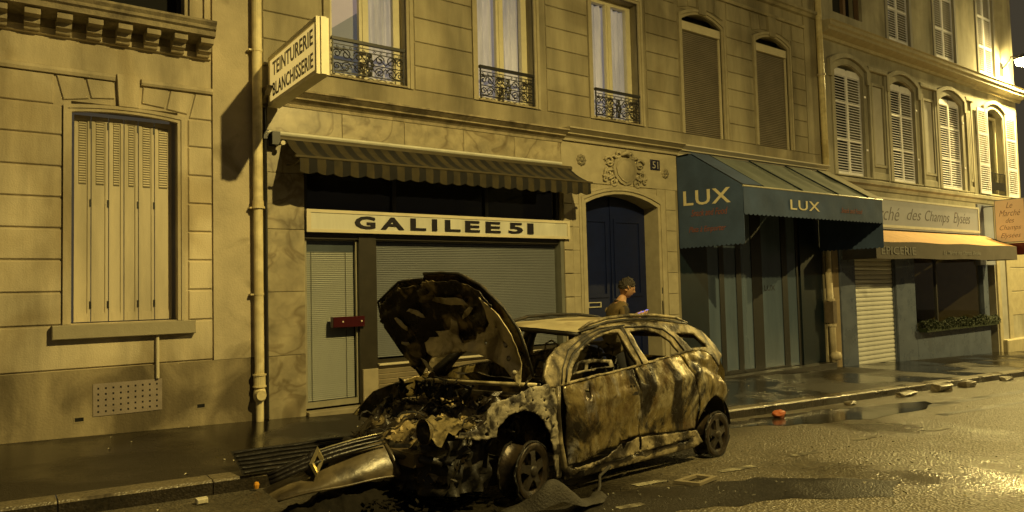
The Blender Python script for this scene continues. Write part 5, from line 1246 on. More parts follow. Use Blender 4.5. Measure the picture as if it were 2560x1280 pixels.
# bonnet: tipped up over the engine, inner side towards the camera
N0 = Vector((0.07, 0.10, 1.15)); E1 = Vector((-0.105, 0.991, -0.082)); E2 = Vector((-0.446, 0.027, 0.895)); EN = Vector((0.889, 0.130, 0.439))
bo = [(0.0, 0.0), (-0.05, 0.26), (-0.06, 0.51), (0.04, 0.73), (0.29, 0.97), (0.56, 1.10), (0.81, 1.14), (1.07, 1.16), (1.13, 1.11), (1.29, 1.13), (1.46, 1.13), (1.63, 1.06), (1.86, 0.96), (1.91, 0.79), (1.89, 0.54), (1.84, 0.33), (1.77, 0.18), (1.72, 0.0), (1.58, 0.12), (1.46, 0.22), (1.27, 0.26), (1.06, 0.30), (0.86, 0.33), (0.67, 0.34), (0.52, 0.32), (0.37, 0.27), (0.15, 0.18)]
def crown(a, b): return 0.11 * (1 - ((a - 0.92) / 0.98) ** 2) - 0.05 * max(0, 1 - a / 0.5) - 0.05 * max(0, b - 0.8)
def bon(off, amp):
    return lambda a, b: N0 + E1 * a + E2 * b + EN * (crown(a, b) + off + nz((a, b, 1), 2.5, amp) + nz((a, b, 2), 7, amp * 0.5) + nz((a, b, 3), 18, amp * 0.22))
cp('bonnet', sheet(bo, [], bon(0.05, 0.012), 0.05, 0.012, ragged=0.004, seed=12), BURNT)
ln = [(0.20, 0.72), (0.14, 0.80), (0.34, 0.96), (0.60, 1.06), (1.02, 1.10), (1.14, 1.05), (1.45, 1.08), (1.62, 1.01), (1.82, 0.92), (1.86, 0.78), (1.84, 0.54), (1.78, 0.33), (1.70, 0.12), (1.58, 0.17), (1.46, 0.27), (1.30, 0.34), (1.12, 0.42), (1.0, 0.36), (0.72, 0.42), (0.50, 0.48), (0.36, 0.56)]
cp('charred_lining', sheet(ln, [], bon(-0.04, 0.050), 0.032, 0.012, ragged=0.018, seed=13), CHAR)
BARE = mat('bare_bonnet_metal', (0.60, 0.52, 0.30), 0.40, 0.35, 6, 0.3, 20, 0.15, (0.14, 0.105, 0.045), 3.6, 0.48, 0.66)
rr = random.Random(41)
for q, (a, b, l, ang, wd) in enumerate(((0.75, 0.86, 0.26, 0.12, 0.045), (1.07, 1.0, 0.09, -0.1, 0.04), (1.62, 0.46, 0.06, 0.1, 0.022), (1.3, 0.78, 0.12, 0.4, 0.03), (0.55, 0.72, 0.13, -0.5, 0.03), (1.55, 0.70, 0.10, 0.9, 0.03))):
    ca, sa = math.cos(ang), math.sin(ang)
    ol = [(a + x * ca - y * sa, b + x * sa + y * ca) for x, y in ((-l, -wd * 0.6), (-l * 0.3, -wd), (l * 0.5, -wd * 0.7), (l, -wd * 0.2), (l * 0.8, wd * 0.8), (0, wd), (-l * 0.8, wd * 0.7))]
    cp('hanging_scrap', sheet(ol, [], bon(-0.085, 0.03), 0.03, 0.008, ragged=0.006, seed=60 + q), BARE if q != 1 else BURNT2)
nf = [(0.0, 0.0), (-0.03, 0.26), (-0.03, 0.50), (0.06, 0.70), (0.28, 0.88), (0.25, 0.73), (0.27, 0.60), (0.42, 0.50), (0.52, 0.53), (0.55, 0.43), (0.73, 0.41), (0.80, 0.47), (0.79, 0.62), (0.87, 0.66), (0.92, 0.54), (1.16, 0.53), (1.10, 0.48), (1.38, 0.47), (1.33, 0.33), (1.20, 0.29), (1.06, 0.31), (0.67, 0.35), (0.37, 0.28), (0.15, 0.19)]
def nfr(a, b):
    low = interp([(0.0, 0.0), (0.15, 0.19), (0.37, 0.28), (0.67, 0.35), (1.06, 0.31), (1.5, 0.22)], a)
    lip = max(0, 1 - (b - low) / 0.26)
    d = crown(a, b) - 0.055 - 0.13 * lip ** 1.6 + nz((a, b, 31), 5, 0.020) + nz((a, b, 32), 13, 0.007)
    return N0 + E1 * a + E2 * b + EN * d
hs = [[(x + 0.017 * math.cos(k), y + 0.017 * math.sin(k)) for k in range(6)] for x, y in ((0.20, 0.56), (0.40, 0.40), (0.15, 0.40))]
cp('bonnet_frame', sheet(nf, hs, nfr, 0.03, 0.01, ragged=0.004, seed=14), BARE)
for a, b in ((0.10, 0.26), (0.12, 0.38), (0.05, 0.13)): cp('hinge_bolt', MB().lathe([(0.0, -0.022), (0.022, -0.012), (0.03, 0.006)], tuple(nfr(a, b) - EN * 0.008), 'y', 8), ASH)
cp('bonnet_hinge', MB().tube([(0.07, 0.10, 1.17), (0.03, 0.14, 1.11), (0.0, 0.14, 1.06), (0.05, 0.12, 1.02), (0.16, 0.10, 1.0)], 0.018, 6), ASH)
cp('bonnet_edge', MB().tube([N0 + E1 * a + E2 * b + EN * (crown(a, b) + 0.03) for a, b in bo[:8]], 0.016, 6), SOOT)
cp('bonnet_edge', MB().tube([N0 + E1 * a + E2 * b + EN * (crown(a, b) + 0.02) for a, b in bo[9:18]], 0.014, 6), SOOT)
# plenum / cowl bars
cp('cowl_bar', MB().tube([(0.20, 0.15, 1.045), (0.10, 0.8, 1.02), (-0.02, 1.75, 0.99)], 0.022, 8), BARE)
cp('cowl_bar', MB().tube([(0.20, 0.15, 0.93), (0.12, 0.8, 0.91), (0.0, 1.75, 0.885)], 0.030, 8), BURNT2)
cp('bulkhead', MB().grid(lambda s, t: Vector((0.26 + nz((s * 2, t, 1), 2, 0.05), 0.12 + (W - 0.24) * s, 0.25 + 0.76 * t)), 14, 8), CHAR)
cp('dashboard', MB().grid(lambda s, t: Vector((0.45 + 0.35 * t, 0.14 + (W - 0.28) * s, 1.05 - 0.20 * t * t + nz((s * 3, t * 3, 2), 2, 0.05))), 16, 6), CHAR)
cp('windscreen_pillar', MB().tube([(0.22, W - 0.12, 1.06), (0.55, W - 0.24, 1.36), (0.98, W - 0.36, 1.56)], [0.06, 0.045, 0.04], 6), SOOT)
# engine wreckage
def eng(s, t):
    u = -0.88 + 1.10 * s; v = 0.12 + (W - 0.28) * t
    top = interp([(0.0, 0.42), (0.08, 0.62), (0.2, 0.76), (0.5, 0.84), (0.8, 0.90), (1.0, 0.92)], s) + 0.03 * (t - 0.4)
    return Vector((u - 0.12 * math.sin(math.pi * t), v, top - 0.10 + nz((u, v, 1), 3.1, 0.17) + nz((u, v, 2), 9, 0.08) + nz((u, v, 3), 22, 0.035)))
cp('engine_wreck', MB().grid(eng, 56, 76), CHAR)
cp('front_face', MB().grid(lambda s, t: Vector((-0.90 + nz((s * 6, t * 4, 7), 1.4, 0.14) + 0.06 * t - 0.12 * math.sin(math.pi * s), 0.14 + (W - 0.30) * s, 0.14 + 0.40 * t)), 46, 12), SOOT)
cp('front_face', MB().grid(lambda s, t: Vector((-0.90 + 0.46 * s, 0.16 + nz((s * 5, t * 4, 9), 1.5, 0.08), 0.16 + 0.48 * t)), 20, 10), SOOT)
cr_ = MB(); rr = random.Random(21)
for q in range(520):
    u, v = rr.uniform(-0.95, 0.2), rr.uniform(0.1, W - 0.12)
    s = (u + 0.88) / 1.10; p = eng(min(1, max(0, s)), (v - 0.12) / (W - 0.28))
    a = Vector((rr.uniform(-1, 1), rr.uniform(-1, 1), rr.uniform(-0.5, 0.7))).normalized() * rr.uniform(0.02, 0.085)
    b = a.orthogonal().normalized() * rr.uniform(0.010, 0.036); c = a.cross(b).normalized() * 0.008
    k = rr.uniform(0.3, 0.8)
    cr_.add([p - a, p + b, p + a * k, p - b * 0.7, p - a + c, p + b + c, p + a * k + c, p - b * 0.7 + c], [(0, 1, 2, 3), (7, 6, 5, 4), (0, 4, 5, 1), (1, 5, 6, 2), (2, 6, 7, 3), (3, 7, 4, 0)])
tag(cp('wreck_shards', cr_, CHAR, False), kind='stuff')
hz = MB()
for q in range(44):
    u, v = rr.uniform(-0.85, 0.15), rr.uniform(0.2, W - 0.2); p = eng(min(1, max(0, (u + 0.88) / 1.10)), (v - 0.12) / (W - 0.28))
    pts = [p + Vector((rr.uniform(-.02, .02), 0, 0.0))]
    d = Vector((rr.uniform(-1, 1), rr.uniform(-1, 1), 0.4)).normalized()
    for k in range(5):
        pts.append(pts[-1] + d * rr.uniform(0.03, 0.07)); d = (d + Vector((rr.uniform(-.7, .7), rr.uniform(-.7, .7), rr.uniform(-.8, .2)))).normalized()
    hz.tube(pts, rr.choice([0.005, 0.007, 0.012]), 5)
tag(cp('burnt_wiring', hz, SOOT, False), kind='stuff')
LAMPM = mat('scorched_lamp', (0.26, 0.21, 0.10), 0.4, 0.6, 9, 0.4, 25, 0.2, (0.05, 0.04, 0.02), 6, 0.45, 0.58)
cp('headlamp_shell', MB().grid(lambda s, t: Vector((-0.98 + 0.38 * s, 0.20 + 0.36 * t - 0.1 * s, 0.70 + 0.12 * s + 0.06 * math.sin(3 * s + t) - 0.10 * (1 - t) + nz((s * 4, t * 4, 6), 1.5, 0.06))), 12, 10), LAMPM)
cp('headlamp_bowl', MB().lathe([(0.115, 0.0), (0.11, 0.03), (0.07, 0.08), (0.0, 0.095)], (-1.0, 0.40, 0.70), 'x', 14), LAMPM)
cp('bumper_beam', MB().tube([(-0.90, 0.22, 0.44), (-1.03, 0.6, 0.46), (-1.08, 1.0, 0.46), (-1.0, W - 0.25, 0.44)], 0.04, 6), SOOT)
cp('radiator_block', MB().block(-1.06, -0.86, 0.45, 0.95, 0.38, 0.50, 0.01), mat('radiator_alloy', (0.10, 0.075, 0.04), 0.35, 0.4, 12), False)
cp('torn_bracket', MB().tube([(-0.85, 0.12, 0.675), (-0.62, 0.08, 0.645), (-0.45, 0.04, 0.65)], 0.014, 6), BARE)
cp('ash_card', MB().add([(-0.30, 1.22, 1.12), (-0.28, 1.38, 1.16), (-0.34, 1.42, 1.27), (-0.36, 1.28, 1.24), (-0.29, 1.22, 1.12), (-0.27, 1.38, 1.16), (-0.33, 1.42, 1.27), (-0.35, 1.28, 1.24)], [(0, 1, 2, 3), (7, 6, 5, 4), (0, 4, 5, 1), (2, 6, 7, 3)]), ASHPAPER, False)
pk = MB()
for q in range(22):
    u, v = rr.uniform(-0.35, 0.1), rr.uniform(0.8, 1.9); p = Vector((u, v, 0.88))
    pk.tube([p, p + Vector((rr.uniform(-.08, .08), rr.uniform(-.08, .08), rr.uniform(0.05, 0.14))), p + Vector((rr.uniform(-.15, .15), rr.uniform(-.15, .15), rr.uniform(0.05, 0.18)))], [0.04, 0.026, 0.006], 5)
tag(cp('melted_intake', pk, SOOT, False), kind='stuff')
# interior
def seat_frame(u, v):
    mb = MB()
    for dv in (-0.22, 0.22): mb.tube([(u, v + dv, 0.45), (u + 0.10, v + dv, 0.8), (u + 0.28, v + dv * 0.9, 1.14)], 0.022, 6)
    mb.tube([(u + 0.28, v - 0.2, 1.14), (u + 0.29, v, 1.17), (u + 0.28, v + 0.2, 1.14)], 0.022, 6)
    for k in range(4): mb.tube([(u + 0.08 + 0.045 * k, v - 0.22, 0.74 + 0.10 * k), (u + 0.10 + 0.045 * k, v + 0.22, 0.74 + 0.10 * k)], 0.008, 4)
    mb.box(u - 0.35, u + 0.05, v - 0.24, v + 0.24, 0.38, 0.46)
    return mb
for u, v in ((1.35, 0.58), (1.35, 1.48), (2.35, 0.6), (2.35, 1.45)): cp('seat_frame', seat_frame(u, v), SOOT)
cp('steering_wheel', MB().tube([(0.86 + 0.07 * math.sin(a), 0.56 + 0.20 * math.cos(a), 1.19 + 0.19 * math.sin(a)) for a in [2 * math.pi * k / 20 for k in range(21)]], 0.017, 6), SOOT)
for v in (0.58, 1.48): cp('headrest_frame', MB().tube([(1.66, v - 0.09, 1.16), (1.67, v - 0.11, 1.34), (1.67, v, 1.39), (1.67, v + 0.11, 1.34), (1.66, v + 0.09, 1.16)], 0.012, 5), ASH)
cp('door_inner_frame', sheet([(0.72, 1.08), (0.88, 1.22), (1.15, 1.245), (1.50, 1.22), (1.54, 1.14)], [[(0.90, 1.12), (0.94, 1.19), (1.06, 1.20), (1.06, 1.13)], [(1.10, 1.13), (1.10, 1.20), (1.42, 1.19), (1.45, 1.15)]], lambda u, w: Vector((u, 0.34 + nz((u, w, 2), 6, 0.03), w)), 0.04, 0.012, seed=17), ASH)
cp('floor_pan', MB().grid(lambda s, t: Vector((0.3 + 2.9 * s, 0.12 + (W - 0.24) * t, 0.26 + nz((s * 4, t * 3, 1), 2, 0.03))), 16, 10), CHAR)
cp('underbody', MB().box(-0.6, 3.1, 0.28, W - 0.28, 0.14, 0.24), SOOT, False)
cp('wheel_arch', MB().grid(lambda s, t: Vector((-0.05 + 0.46 * math.cos(math.pi * s), 0.10 + 0.36 * t, 0.36 + 0.48 * math.sin(math.pi * s))), 16, 2), SOOT)
cp('wheel_arch', MB().grid(lambda s, t: Vector((3.06 + 0.43 * math.cos(math.pi * s), 0.10 + 0.36 * t, 0.32 + 0.43 * math.sin(math.pi * s))), 16, 2), SOOT)
# wheels: bare rims with a bead of burnt wire
def wheel(u, v, w, yaw, side=1):
    we = bpy.data.objects.new('wheel', None); COL.objects.link(we); we.parent = car; we.location = (u, v, w); we.rotation_euler = (0, 0, yaw); we.scale = (1.05, 1.12, 1.05)
    rim = MB().lathe([(0.175, 0.012), (0.200, 0.0), (0.245, -0.008), (0.252, 0.0), (0.248, 0.018), (0.222, 0.03), (0.205, 0.07), (0.205, 0.12), (0.222, 0.165), (0.248, 0.18), (0.252, 0.192), (0.24, 0.2), (0.20, 0.16), (0.19, 0.08), (0.175, 0.03), (0.175, 0.012)], (0, 0, 0), 'y', 36)
    ro = rim.build('rim', RUST, we, True)
    sp = MB()
    for k in range(5):
        a = math.pi / 2 + k * 2 * math.pi / 5
        c, s = math.cos(a), math.sin(a); px, pz = -s, c
        pts = []
        for r, hw, y in ((0.045, 0.045, -0.005), (0.10, 0.034, 0.0), (0.15, 0.034, 0.004), (0.19, 0.055, 0.012)):
            pts.append((r * c + px * hw, y, r * s + pz * hw)); pts.append((r * c - px * hw, y, r * s - pz * hw))
        b = [(x, y + 0.03, z) for x, y, z in pts]
        fs = []
        for i in range(3):
            q = 2 * i; fs += [(q, q + 1, q + 3, q + 2), (8 + q, 10 + q, 11 + q, 9 + q), (q, q + 2, q + 10, q + 8), (q + 1, q + 9, q + 11, q + 3)]
        sp.add(pts + b, fs)
    sp.build('spokes', RUST_HUB if u > 1 else HUB_DARK, we)
    MB().lathe([(0, -0.02), (0.03, -0.018), (0.05, -0.01), (0.062, 0.03), (0.062, 0.05)], (0, 0, 0), 'y', 18).build('hub', RUST_HUB if u > 1 else HUB_DARK, we, True)
    MB().lathe([(0.06, 0.06), (0.135, 0.06), (0.135, 0.085), (0.06, 0.085)], (0, 0, 0), 'y', 24).build('brake_disc', RUST, we)
    rr2 = random.Random(int(u * 10) + 5); ty = MB()
    for r0, y0 in ((0.262, 0.01), (0.262, 0.185)):
        ty.tube([((r0 + rr2.uniform(-.004, .006)) * math.cos(a), y0 + rr2.uniform(-.01, .01), (r0 + rr2.uniform(-.004, .008)) * math.sin(a)) for a in [2 * math.pi * k / 40 for k in range(41)]], 0.011, 5)
    ty.build('tyre_wire', SOOT, we)
    return we
wheel(-0.01, 0.02, 0.272, R(13)); wheel(3.11, 0.04, 0.245, R(3))
wheel(0.0, W - 0.27, 0.272, R(13)); wheel(3.11, W - 0.27, 0.245, 0)

# ------------------------------------------------------------------ wreckage on the ground
bp_ = thing('fallen_bumper', 'torn front bumper with a diamond emblem lying before the burnt car', 'car bumper', (2.5, -4.9, -0.25))
def bpt(s, t):
    # from its left end on the kerb to the right end under the car
    x = 1.97 + 1.06 * s; y = -4.85 - 0.14 * s - 0.04 * math.sin(math.pi * s)
    base = 0.015 + 0.055 * s + 0.03 * math.sin(math.pi * s)
    h = 0.05 + 0.25 * s ** 0.9 - 0.05 * math.exp(-((s - 0.30) / 0.10) ** 2)
    return Vector((x - 0.05 * t, y + 0.22 * t * t + 0.02 * t, base + h * t + 0.008 * math.sin(9 * s)))
MB().grid(bpt, 30, 10).build('bumper_skin', BUMPER, bp_, True)
lip = [bpt(s / 20, 0) + Vector((0, -0.01, -0.005)) for s in range(21)]
MB().tube(lip, 0.012, 6).build('lower_lip', BUMPER, bp_, True)
MB().tube([bpt(1, t / 8) for t in range(9)], [0.02, 0.026, 0.03, 0.026, 0.03, 0.024, 0.02, 0.016, 0.012], 6).build('torn_end', BUMPER, bp_, True)
gl = MB()
gpth = lambda s, k: Vector((1.93 + 1.04 * s, -4.78 - 0.08 * s + 0.03 * k, 0.15 + 0.20 * s + 0.035 * math.sin(math.pi * s) + 0.028 * k))
for k in (0, 1, 2): gl.tube([gpth(s / 14, k) for s in range(15)], [0.008 + 0.022 * math.sin(math.pi * min(1, 0.15 + s / 16)) for s in range(15)], 6)
gl.build('grille_bar', BLACKPLASTIC, bp_, True)
MB().tube([gpth(s / 14, 2.3) + Vector((0, -0.005, 0.02)) for s in range(5, 15)], 0.007, 5).build('grille_trim', mat('bright_trim', (0.42, 0.38, 0.24), 0.22, 0.2, 10, metal=0.6), bp_, True)
# diamond emblem: an open rhombus of folded faces
ec = gpth(0.38, 1) + Vector((0.0, -0.05, -0.01)); eu = Vector((0.96, 0.12, 0.10)).normalized(); ew = Vector((0.16, 0.28, 0.93)).normalized()
en = eu.cross(ew)
def rh(hw, hh, d): return [ec + eu * (x * hw) + ew * (z * hh) - en * d * -1 for x, z in ((0, 1), (1, 0), (0, -1), (-1, 0))]
em = MB(); vs = rh(0.075, 0.135, 0.0) + rh(0.056, 0.10, 0.022) + rh(0.030, 0.052, 0.004)
em.add(vs, [(i, (i + 1) % 4, 4 + (i + 1) % 4, 4 + i) for i in range(4)] + [(4 + i, 4 + (i + 1) % 4, 8 + (i + 1) % 4, 8 + i) for i in range(4)])
em.build('diamond_emblem', CHROME, bp_)
MB().lathe([(0, 0.0), (0.10, 0.005), (0.12, 0.03), (0.10, 0.06), (0, 0.07)], tuple(ec + Vector((0.02, 0.05, -0.03))), 'y', 16).build('emblem_mount', BLACKPLASTIC, bp_, True)
gr = thing('louvred_grille', 'charred louvred grille panel lying over the kerb behind the bumper', 'grille', (2.9, -3.1, -0.2))
for k in range(6):
    pts = []
    for s in range(9):
        x = 2.12 + 1.75 * s / 8; y = -3.35 + 0.075 * k + 0.06 * s / 8
        pts.append((x, y, gz(x, -3.0) + 0.04 + 0.028 * k + 0.005 * math.sin(s * 2 + k) + 0.02 * (s / 8)))
    MB().tube(pts, 0.013, 5).build('grille_bar', BLACKPLASTIC, gr)
MB().grid(lambda s, t: Vector((2.1 + 1.8 * s, -3.36 + 0.46 * t + 0.06 * s, gz(2.1 + 1.8 * s, -3.0) + 0.022 + 0.165 * t + 0.02 * s)), 12, 3).build('backing', SOOT, gr)

def scrap(name, label, cat, c, size, n, m, seed, hgt=0.12, kind=None, k0=1.0):
    """low heap of bent plates and strips"""
    rr = random.Random(seed); mb = MB()
    for q in range(n):
        x = c[0] + rr.gauss(0, size[0] * 0.4); y = c[1] + rr.gauss(0, size[1] * 0.4)
        z = gz(x, y) + rr.uniform(0.0, 1) ** 2 * hgt * max(0.1, 1 - math.hypot((x - c[0]) / size[0], (y - c[1]) / size[1]))
        a = Vector((rr.uniform(-1, 1), rr.uniform(-1, 1), rr.uniform(-0.1, 0.3))).normalized() * rr.uniform(0.02, 0.09) * k0
        b = a.cross(Vector((rr.uniform(-.4, .4), rr.uniform(-.4, .4), 1))).normalized() * rr.uniform(0.008, 0.04) * k0; cc_ = Vector((0, 0, 0.01)); p = Vector((x, y, z + 0.012))
        k = rr.uniform(0.4, 1)
        mb.add([p - a, p + b, p + a * k, p - b * 0.7, p - a + cc_, p + b + cc_, p + a * k + cc_, p - b * 0.7 + cc_], [(0, 1, 2, 3), (7, 6, 5, 4), (0, 4, 5, 1), (1, 5, 6, 2), (2, 6, 7, 3), (3, 7, 4, 0)])
    o = mb.build(name, m); return tag(o, label, cat, None, kind)
scrap('burnt_rubble', 'black burnt plastic rubble heaped under the car nose', None, (3.1, -5.0), (0.9, 0.6), 460, CHARCOAL, 31, 0.22, 'stuff')
scrap('burnt_rubble', 'scorched fragments spread before the fallen bumper', None, (2.3, -4.9), (0.7, 0.5), 130, CHAR, 32, 0.10, 'stuff')
hp_ = MB().grid(lambda s, t: Vector((1.95 + 1.25 * s, -5.12 + 0.62 * t, gz(1.95 + 1.25 * s, -4.9) - 0.02 + (0.16 + 0.22 * s) * math.sin(math.pi * min(1, max(0, s * 0.95 + 0.03))) ** 0.5 * math.sin(math.pi * t) + nz((s * 4, t * 2, 3), 2.2, 0.05) + nz((s * 4, t * 2, 5), 7, 0.03))), 44, 24)
tag(hp_.build('charred_heap', CHARCOAL, None, True), 'black heap of melted plastic under the fallen bumper', None, None, 'stuff')
scrap('glass_crumbs', 'glass crumbs and small debris scattered over the road', None, (7.0, -6.0), (3.4, 1.4), 170, mat('glass_crumb', (0.22, 0.21, 0.17), 0.2, 0.3, 20), 33, 0.0, 'stuff', 0.26)
# melted tyre remains by the front wheel
ty = thing('melted_tyre', 'melted tyre carcass lying beside the front wheel of the burnt car', 'tyre', (4.45, -5.5, -0.3))
def tpt(s, t):
    x = 3.60 + 1.15 * s; y = -5.82 - 0.20 * math.sin(math.pi * s) + 0.20 * (t - 0.5)
    return Vector((x, y + 0.02 * math.sin(20 * s), gz(x, y) + 0.02 + (0.25 * math.exp(-((s - 0.36) / 0.20) ** 2) + 0.04) * math.sin(math.pi * (0.12 + 0.76 * t)) + nz((s * 9, t * 4, 2), 1.5, 0.012)))
MB().grid(tpt, 40, 12).build('tread', RUBBER, ty, True)
MB().tube([(4.70, -5.80, gz(5, -5.4) + 0.03), (4.84, -5.70, gz(5, -5.4) + 0.08), (4.92, -5.62, gz(5, -5.4) + 0.16), (5.10, -5.58, gz(5, -5.4) + 0.22)], 0.016, 6).build('wire_bead', RUBBER, ty, True)
fr_ = thing('lamp_bezel', 'small square plastic frame lying on the road near the rear wheel', 'car part', (5.95, -5.95, -0.3))
mb = MB(); q = gz(6.0, -6.0) + 0.012
mb.v = []; o4 = [(5.72, -5.86), (6.12, -5.82), (6.20, -6.04), (5.84, -6.10)]; i4 = [(5.80, -5.90), (6.07, -5.87), (6.12, -6.01), (5.87, -6.05)]
mb.add([(x, y, q) for x, y in o4] + [(x, y, q + 0.03) for x, y in o4] + [(x, y, q) for x, y in i4] + [(x, y, q + 0.03) for x, y in i4], [f for i in range(4) for f in ((i, (i + 1) % 4, 4 + (i + 1) % 4, 4 + i), (4 + i, 4 + (i + 1) % 4, 12 + (i + 1) % 4, 12 + i), (8 + i, 12 + i, 12 + (i + 1) % 4, 8 + (i + 1) % 4))])
mb.build('bezel', mat('faded_bezel', (0.20, 0.17, 0.11), 0.5, 0.3, 10), fr_)
cx0, cy0 = 10.75, -3.72; q = gz(cx0, cy0); rr = random.Random(3)
cu = MB().grid(lambda s, t: Vector((cx0 + 0.15 * math.cos(2 * math.pi * t) * math.sin(math.pi * s) ** 0.6 + nz((s * 3, math.cos(6.28 * t), 2), 1.7, 0.035), cy0 + 0.09 * math.sin(2 * math.pi * t) * math.sin(math.pi * s) ** 0.6, q + 0.065 - 0.062 * math.cos(math.pi * s) * -1 + nz((s * 3, math.sin(6.28 * t), 5), 2.1, 0.02))), 10, 18)
tag(cu.build('crushed_carton', ORANGE, None, False), 'crushed orange carton lying in the gutter behind the car', 'litter')
tag(MB().block(1.60, 1.70, -3.66, -3.58, gz(1.6, -3.6) + 0.004, gz(1.6, -3.6) + 0.055, 0.01).build('paper_cup', LITTER), 'small pale cup lying in the gutter at left', 'litter')
tag(MB().lathe([(0.0, 0.0), (0.022, 0.002), (0.03, 0.04), (0.02, 0.065), (0.0, 0.07)], (2.22, -3.42, gz(2.2, -3.5) + 0.02), 'z', 8).build('amber_lens', mat('amber', (0.75, 0.35, 0.04), 0.3, 0.2, 8)), 'small amber lamp lens against the kerb near the bumper', 'lamp lens')
rr = random.Random(77)
stones = ['pale broken brick lying farthest along the gutter', 'flat pale stone slab in the gutter', 'broken brick near the gutter stone slab', 'dark wet brick in the gutter', 'small pale stone nearest the orange carton']
for k, (x, y, l, w, h) in enumerate(((20.6, -3.55, 0.5, 0.2, 0.10), (16.9, -3.62, 0.62, 0.28, 0.16), (18.3, -3.58, 0.55, 0.25, 0.13), (15.4, -3.60, 0.75, 0.2, 0.09), (13.2, -3.60, 0.3, 0.15, 0.07))):
    l *= 0.8; w *= 0.8; z = gz(x, y); mb = MB().block(-l / 2, l / 2, -w / 2, w / 2, 0, h, 0.03)
    mb.v = [(vx + rr.uniform(-.03, .03), vy + rr.uniform(-.03, .03), vz + rr.uniform(-.015, .015)) for vx, vy, vz in mb.v]
    o = mb.build('rubble_stone', KERBM); o.location = (x, y, z + 0.005); o.rotation_euler = (0, 0, rr.uniform(-.2, .2)); tag(o, stones[k], 'stone')
flecks = MB()
for q in range(90):
    x, y = rr.uniform(0.5, 22), rr.choice([rr.uniform(-3.0, -0.1), rr.uniform(-8.5, -3.5)]); z = gz(x, y) + 0.004; a = rr.uniform(0, 3); l = rr.uniform(0.008, 0.03)
    flecks.add([(x - l * math.cos(a), y - l * math.sin(a), z), (x + 0.01, y - 0.01, z + 0.012), (x + l * math.cos(a), y + l * math.sin(a), z), (x - 0.01, y + 0.01, z + 0.01)], [(0, 1, 2, 3)])
tag(flecks.build('paper_scraps', LITTER, fix=False), 'tiny pale scraps scattered on pavement and road', None, None, 'stuff')

# ------------------------------------------------------------------ person walking behind the car, looking at a phone
gp_ = gz(7.9, -2.9)
def skin_mesh(name, verts, edges, root, m, sub=2):
    me = bpy.data.meshes.new(name); me.from_pydata([v[0] for v in verts], edges, []); ob = bpy.data.objects.new(name, me); COL.objects.link(ob)
    ob.modifiers.new('s', 'SKIN'); su = ob.modifiers.new('u', 'SUBSURF'); su.levels = sub
    for i, (p, r) in enumerate(verts):
        d = me.skin_vertices[0].data[i]; d.radius = r if isinstance(r, tuple) else (r, r); d.use_root = (i == root)
    dg = bpy.context.evaluated_depsgraph_get(); dg.update()
    out = bpy.data.meshes.new_from_object(ob.evaluated_get(dg), depsgraph=dg); bpy.data.objects.remove(ob)
    out.materials.clear(); out.materials.append(m)
    for p in out.polygons: p.use_smooth = True
    return out
per = bpy.data.objects.new('person', None); COL.objects.link(per)
per.location = (7.86, -2.95, gp_); per.rotation_euler = (0, 0, R(-26))
tag(per, 'person in a brown jacket walking past the blue door, looking at a lit phone', 'person')
K = 2.16 / 1.78   # body scale
def S(x, y, z): return Vector((x, y, z)) * K
# x forward; torso leans forward a little
body_v = [(S(-0.06, 0, 0.95), 0.15 * K), (S(-0.05, 0, 1.12), 0.145 * K), (S(-0.03, 0, 1.30), 0.165 * K), (S(0.01, 0, 1.42), 0.12 * K), (S(0.04, 0, 1.50), 0.058 * K), (S(0.075, 0, 1.575), 0.055 * K),
          (S(0.01, -0.17, 1.40), 0.068 * K), (S(-0.02, -0.225, 1.15), 0.052 * K), (S(0.17, -0.16, 1.25), 0.042 * K), (S(0.24, -0.10, 1.305), 0.030 * K),
          (S(0.01, 0.17, 1.40), 0.068 * K), (S(-0.02, 0.215, 1.15), 0.052 * K), (S(0.16, 0.14, 1.25), 0.042 * K), (S(0.24, 0.05, 1.30), 0.030 * K),
          (S(-0.06, -0.09, 0.85), 0.10 * K), (S(0.06, -0.09, 0.50), 0.068 * K), (S(0.10, -0.09, 0.09), 0.042 * K), (S(0.24, -0.09, 0.04), 0.036 * K),
          (S(-0.06, 0.09, 0.85), 0.10 * K), (S(-0.10, 0.09, 0.50), 0.068 * K), (S(-0.28, 0.09, 0.13), 0.042 * K), (S(-0.17, 0.09, 0.04), 0.036 * K)]
body_e = [(0, 1), (1, 2), (2, 3), (3, 4), (4, 5), (3, 6), (6, 7), (7, 8), (8, 9), (3, 10), (10, 11), (11, 12), (12, 13), (0, 14), (14, 15), (15, 16), (16, 17), (0, 18), (18, 19), (19, 20), (20, 21)]
bm_ = skin_mesh('body', body_v, body_e, 0, JACKET)
for m in (VESTD, SKIN, TROUSER): bm_.materials.append(m)
for p in bm_.polygons:
    c = p.center / K
    if c.z < 0.90 and not (c.z > 0.8 and abs(c.y) > 0.2): p.material_index = 3
    elif c.z > 1.475 and abs(c.y) < 0.09: p.material_index = 2
    elif c.x > 0.205 and 1.2 < c.z < 1.42: p.material_index = 2
    elif c.x > 0.055 or (abs(c.y) > 0.19 and c.x > 0.0): p.material_index = 1
link('body', bm_, per)
